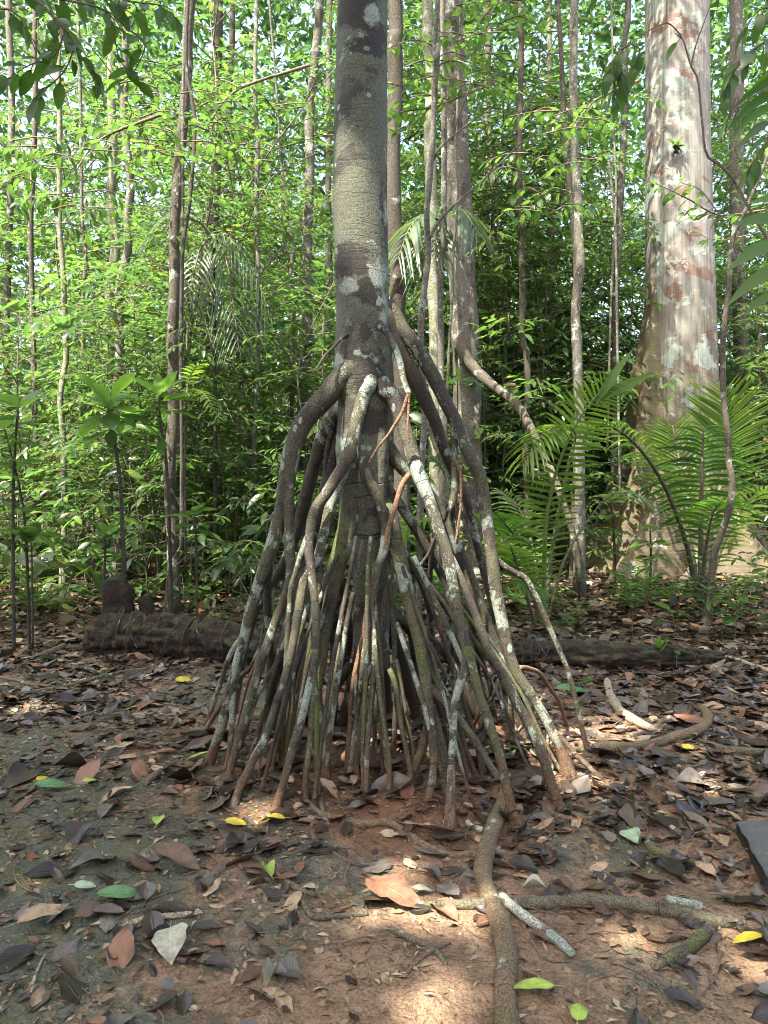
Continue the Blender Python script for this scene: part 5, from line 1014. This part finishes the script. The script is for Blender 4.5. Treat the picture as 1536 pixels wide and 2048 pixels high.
# ---------------------------------------------------------------- leaf litter
def dead_leaf_mesh(kind, s, L=.12):
    rr = np.random.default_rng(s*13+len(kind)); W = L*rr.uniform(.38, .55)
    V, Q, uv = big_leaf(L, W, droop=rr.uniform(-.35, .45), fold=rr.uniform(-.15, .15), curl=rr.uniform(-.18, .30)*(1 if s % 3 else 1.5), wave=rr.uniform(.05, .13), n=9, shape=['ovate', 'lance', 'obovate', 'ovate'][s % 4], seed=s, wide=3)
    V[:, 0] -= L/2; V[:, 2] -= np.percentile(V[:, 2], 12)
    g = Geo().add(V, Q, uv); e = V[3]; g.tube(np.array([e, e+[-L*.10, L*.03, -.001], e+[-L*.2, L*.02, .0]]), L*.012, 4, cap=False)
    return g.mesh('dead_leaf', DEAD[kind])
DM = {(k, s): dead_leaf_mesh(k, s) for k in ('dark', 'brown', 'red', 'tan', 'grey') for s in range(7)}
NAMES = {'dark': ('dark brown dead leaf curled on the ground', 'dark brown dead leaves'), 'brown': ('mid-brown dead leaf lying on the clay', 'mid-brown dead leaves'), 'red': ('russet dead leaf lying among darker litter', 'russet dead leaves'), 'tan': ('dry tan dead leaf lying on the clay', 'dry tan dead leaves'), 'grey': ('greyish skeletonised dead leaf flat on the ground', 'greyish dead leaves')}
rl = np.random.default_rng(91)
n = 70000; d = np.sqrt(rl.uniform(1.9**2, 13.5**2, n)); u = rl.uniform(-160, 1700, n); X = (u-CX)/F*d; Y = d
clump = vnoise(X*1.4, Y*1.4, 31)+.6*vnoise(X*4, Y*4, 32)
dens = np.clip(.50+1.15*clump+.14*np.clip(X, -1.2, 2)+.40*np.clip(Y-4.9, 0, 2), .05, 1.3)
moss = np.exp(-((X+1.05)/.75)**2-((Y-3.45)/1.0)**2); dens *= 1-.8*moss
dens = np.maximum(dens, .75*np.exp(-(((X+.02)/1.15)**2+((Y-4.0)/.85)**2)**2))
keep = rl.random(n) < dens*np.where(Y < 6.5, .66, .32)*np.clip(Y/3.2, .8, 1.5)
X, Y, clump = X[keep], Y[keep], clump[keep]; n = len(X)
L = np.clip(rl.lognormal(math.log(.076), .46, n), .04, .22)
yaw = rl.uniform(0, 6.283, n); tilt = rl.normal(size=(n, 2))*.22
L = np.where(Y < 3.2, np.minimum(L, .16), L); kinds = rl.choice(['dark', 'brown', 'red', 'tan', 'grey'], n, p=[.50, .22, .07, .07, .14]); Zg = ground_z(X, Y)
order = np.argsort(-L/Y*np.where(np.abs((X/Y)*F) < 790, 1, 0)*np.where(Y > 2.05, 1, .2)); top300 = set(order[:300].tolist())
cnt = 0
for q in order[:300]:
    k = kinds[q]; o = obj('dead_leaf', DM[(k, int(rl.integers(7)))], None, (X[q], Y[q], Zg[q]+.006))
    s = L[q]/.12; o.scale = (s, s*rl.uniform(.8, 1.25), s*rl.uniform(.6, 1.3)); o.rotation_euler = (tilt[q, 0], tilt[q, 1], yaw[q]); tag(o, NAMES[k][0], 'leaf', NAMES[k][1])
rest = order[300:]
for k in ('dark', 'brown', 'red', 'tan', 'grey'):
    for near in (True, False):
        ids = [q for q in rest if kinds[q] == k and (Y[q] < 6.2) == near]
        if not ids: continue
        ids = np.array(ids); g = Geo()
        if near:
            for sv in range(5):
                sub = ids[sv::5]; me = DM[(k, sv)]; nv = len(me.vertices); co = np.empty(nv*3, np.float32); me.vertices.foreach_get('co', co); co = co.reshape(-1, 3)
                uvb = np.zeros((nv, 2)); lp = np.empty(len(me.loops), np.int32); me.loops.foreach_get('vertex_index', lp); uvl = np.empty(len(me.loops)*2, np.float32); me.uv_layers[0].data.foreach_get('uv', uvl); uvb[lp] = uvl.reshape(-1, 2)
                q4 = np.array([list(p.vertices) for p in me.polygons if len(p.vertices) == 4])
                ca, sa = np.cos(yaw[sub]), np.sin(yaw[sub]); s = L[sub]/.12
                x = co[None, :, 0]*s[:, None]; y = co[None, :, 1]*s[:, None]; z = co[None, :, 2]*s[:, None]
                z = z+x*tilt[sub, :1]+y*tilt[sub, 1:]
                W = np.stack([x*ca[:, None]-y*sa[:, None]+X[sub][:, None], x*sa[:, None]+y*ca[:, None]+Y[sub][:, None], z+Zg[sub][:, None]+.004], -1)
                g.add(W.reshape(-1, 3), (q4[None]+np.arange(len(sub))[:, None, None]*nv).reshape(-1, 4), np.tile(uvb, (len(sub), 1)))
        else:
            D = np.stack([np.cos(yaw[ids]), np.sin(yaw[ids]), tilt[ids, 0]], -1); leaf_batch(g, np.stack([X[ids], Y[ids], Zg[ids]+.015], -1), D, np.array([0, 0, 1.])+rl.normal(size=(len(ids), 3))*.35, L[ids]*1.15, L[ids]*.55, TL8)
        tag(obj('leaf_litter', g.mesh('leaf_litter', DEAD[k])), {'dark': 'carpet of dark dead leaves', 'brown': 'carpet of mid-brown dead leaves', 'red': 'scatter of russet dead leaves', 'tan': 'scatter of tan dead leaves', 'grey': 'scatter of greyish dead leaves'}[k]+(' across the clearing' if near else ' under the shrubs beyond the clearing'), 'leaf litter', kind='stuff')
# leaves that stand out
def special(label, px, kind, L, W, shape='ovate', yawd=0, seed=1, **kw):
    V, Q, uv = big_leaf(L, W, shape=shape, n=10, seed=seed, wide=3, **{**dict(droop=.25, fold=.12, wave=.05), **kw}); V[:, 0] -= L/2; V[:, 2] -= V[:, 2].min()
    g = Geo().add(V, Q, uv); e = V[3]; g.tube(np.array([e, e+[-L*.12, 0, 0], e+[-L*.22, L*.02, -.0]]), .0016, 4, cap=False)
    p = hit(*px); o = obj('fallen_leaf', g.mesh('fallen_leaf', DEAD[kind]), None, p+np.array([0, 0, .012])); o.rotation_euler = (random.uniform(-.1, .1)+.15, random.uniform(-.1, .1), R(yawd)); return tag(o, label, 'leaf')
special('small yellow-green fallen leaf beside a larger yellow one below the stilt roots', (472, 1655), 'yellow', .10, .05, yawd=-10, seed=2)
special('bright yellow-green curled fallen leaf below the stilt roots', (540, 1652), 'yellow', .13, .065, yawd=170, seed=3, curl=.15)
special('orange-yellow fallen leaf on the mossy ground behind', (369, 1368), 'yellow', .13, .10, yawd=20, seed=4, wave=.14)
special('lime fallen leaf at the foot of the outermost stilt root', (398, 1521), 'lime', .13, .055, yawd=200, seed=5)
special('yellow-green fallen leaf standing on the mossy crust', (317, 1652), 'lime', .11, .05, yawd=95, seed=6, fold=.5)
special('teal-green fallen leaf lying flat on the mossy crust', (105, 1582), 'green', .17, .07, yawd=5, seed=7)
special('teal-green fallen leaf with a dark side near the pale leaf', (240, 1802), 'green', .16, .075, yawd=15, seed=8)
special('round whitish leaf lying on the clay', (344, 1908), 'pale', .15, .11, 'heart', yawd=-75, seed=9)
special('tan leaf with strong veins half folded on the clay', (92, 1848), 'tan', .18, .085, yawd=40, seed=10, fold=.35)
special('bright green fallen leaf beside the big surface root', (1062, 1992), 'lime', .13, .055, yawd=178, seed=11)
special('heart-shaped mint-green leaf on the reddish clay', (1266, 1684), 'mint', .10, .085, 'heart', yawd=-90, seed=12)
special('yellow fallen leaf near the mossy branch stub', (1495, 1893), 'yellow', .11, .06, yawd=190, seed=13)
special('pale lime leaf curled on the clay', (532, 1757), 'lime', .10, .045, yawd=120, seed=14, curl=.9)
special('pale green leaf lying by the tan stick', (170, 1782), 'mint', .08, .045, yawd=10, seed=15)
special('tiny bright green leaf at the near edge of the clay', (1157, 2040), 'lime', .09, .05, yawd=70, seed=16)
special('curled silvery leaf standing on end on the near clay', (540, 1972), 'pale', .13, .035, 'lance', yawd=80, seed=17, curl=1.6)
special('dull orange leaf on clay left of the surface root', (845, 1790), 'pale', .08, .04, yawd=10, seed=18)
special('pale yellow leaf lying against the mossy root', (1065, 1787), 'pale', .09, .05, yawd=170, seed=19, curl=.6)
special('broad green leaf flat on litter behind the thin arcing stilt root', (1148, 1392), 'green', .26, .13, yawd=5, seed=20)
special('small yellow leaf on the mossy ground among dark litter', (85, 1565), 'yellow', .07, .05, yawd=60, seed=21)
special('tiny lime leaf near the outermost stilt root', (180, 1568), 'lime', .07, .05, yawd=30, seed=22)
special('yellow curled leaf beside the hooked exposed root', (1376, 1502), 'yellow', .09, .06, yawd=30, seed=23)
special('large dark folded leaf on the near clay', (350, 1738), 'brown', .22, .11, yawd=-15, seed=24, wave=.14, fold=.5)
special('big russet-purple leaf lying flat in a sun fleck', (790, 1806), 'red', .24, .12, yawd=-30, seed=25, wave=.08)
special('small dark green leaf hanging low among the stilt roots', (918, 1470), 'green', .12, .06, yawd=15, seed=26)
# ---------------------------------------------------------------- fine root fibres and chaff on the soil
rf = np.random.default_rng(17); g = Geo(); nf = 3600
for k in range(nf):
    if k < 1700:
        a = rf.uniform(0, 6.283); q = abs(rf.normal())*.45+.55; x, y = -.02+math.cos(a)*q*1.25, 4.0+math.sin(a)*q*.95
    else:
        y = math.sqrt(rf.uniform(2.0**2, 6.2**2)); x = rf.uniform(-.56, .56)*y
    if y < 1.9: continue
    ln = rf.uniform(.05, .30); th = rf.uniform(0, 6.283); m = 7; px = [x]; py = [y]
    for q in range(m-1):
        th += rf.normal()*.55; px.append(px[-1]+math.cos(th)*ln/m); py.append(py[-1]+math.sin(th)*ln/m)
    px, py = np.array(px), np.array(py); z = ground_z(px, py)+np.abs(np.sin(np.linspace(0, 3.14, m)))*rf.uniform(.002, .016)
    g.tube(np.stack([px, py, z], -1), np.linspace(1., .5, m)*rf.uniform(.0006, .0018), 3, cap=False)
tag(obj('root_fibres', g.mesh('root_fibres', M['fibre'])), 'mat of fine reddish root fibres spread over the soil', 'roots', kind='stuff')
g = Geo()
for k in range(420):
    y = math.sqrt(rf.uniform(2.0**2, 7.5**2)); x = rf.uniform(-.56, .56)*y; th = rf.uniform(0, 6.283); ln = rf.uniform(.06, .36); q = np.linspace(-.5, .5, 6)*ln; bend = rf.normal()*.12
    px, py = x+q*math.cos(th)-q**2/ln*bend*4*math.sin(th), y+q*math.sin(th)+q**2/ln*bend*4*math.cos(th); rd = rf.uniform(.0012, .0042)
    g.tube(np.stack([px, py, ground_z(px, py)+rd+rf.uniform(.002, .012)+rf.normal(size=6)*.002], -1), np.linspace(1, .55, 6)*rd, 5)
tag(obj('fallen_twigs', g.mesh('fallen_twigs', M['twig'])), 'thin broken twigs strewn over the soil', 'twigs', kind='stuff')
g = Geo(); n = 16000; y = np.sqrt(rf.uniform(1.9**2, 7**2, n)); x = rf.uniform(-.57, .57, n)*y; a = rf.uniform(0, 6.283, n); Lc = rf.uniform(.008, .05, n)
leaf_batch(g, np.stack([x, y, ground_z(x, y)+.004], -1), np.stack([np.cos(a), np.sin(a), rf.normal(size=n)*.2], -1), np.array([0, 0, 1.])+rf.normal(size=(n, 3))*.35, Lc, Lc*rf.uniform(.15, .6, n), TL4)
tag(obj('litter_crumbs', g.mesh('litter_crumbs', M['chaff'])), 'crumbs of bark, leaf and twig sprinkled over the clay', 'litter', kind='stuff')
# ---------------------------------------------------------------- seedlings on the forest floor
def seedling(label, px, h, n, kind, s, group=None, el=.25):
    O = hit(*px); t = thing('seedling', label, 'seedling', O, group=group); lean = np.array([random.uniform(-.04, .04), random.uniform(-.04, .04), h])
    S = spline([[0, 0, -.02], lean*.5+np.array([.01, 0, 0]), lean], 12); obj('stem', Geo().tube(S, np.linspace(.0035, .0018, 12), 5).mesh('stem', M['stem']), t)
    for k in range(n):
        f = 1-.55*(k//3)/max(1, (n-1)//3+1); put_leaf(t, S[min(int(f*11), 11)], k*2.3+random.uniform(-.3, .3), el+random.uniform(-.3, .3), kind, s*random.uniform(.75, 1.2))
seedling('two-leaved seedling sprouting against the black log', (288, 1296), .16, 4, 'seed', .7)
seedling('tiny seedling beside the two-leaved one under the log stub', (258, 1294), .12, 4, 'seed', .5)
seedling('seedling with long upright leaves in front of the low mossy log', (1312, 1335), .12, 7, 'lance', .5, el=.9)
seedling('seedling with a few bright leaves in front of the low mossy log', (1352, 1338), .14, 5, 'seed', .9)
seedling('seedling with glossy bluish leaves beside the crooked sapling', (1388, 1235), .28, 7, 'seed', 1.3)
seedling('little seedling by the thin arcing stilt root', (1160, 1388), .10, 5, 'seed', .7)
seedling('leafy sprig growing among the feet of the stilt roots', (990, 1545), .12, 4, 'seed', .9)
seedling('green sprig between the right-hand arching roots', (958, 1560), .16, 4, 'seed', .8) if False else None
rs = np.random.default_rng(5); spots = []
while len(spots) < 120:
    u = rs.uniform(-40, 1580); v = rs.uniform(1185, 1300); 
    if 180 < u < 640 and v > 1210: continue
    if u < 760 and v > 1250: continue
    if u > 1180 and v > 1290 and rs.random() < .7: continue
    spots.append((u, v))
SG = [('leafy seedling with oval leaves in the undergrowth', 'oval-leaved seedlings', 'seed', 1.1, .3), ('leafy seedling with rounded broad leaves in the undergrowth', 'broad-leaved seedlings', 'round', .8, .2), ('leafy seedling with long narrow leaves in the undergrowth', 'narrow-leaved seedlings', 'lance', .65, .5)]
for k, sp in enumerate(spots):
    lab, grp, kd, s, el = SG[k % 3]; seedling(lab, sp, random.uniform(.12, .5), random.randint(5, 11), kd, s*random.uniform(.8, 1.3), grp, el)
print('all ok')
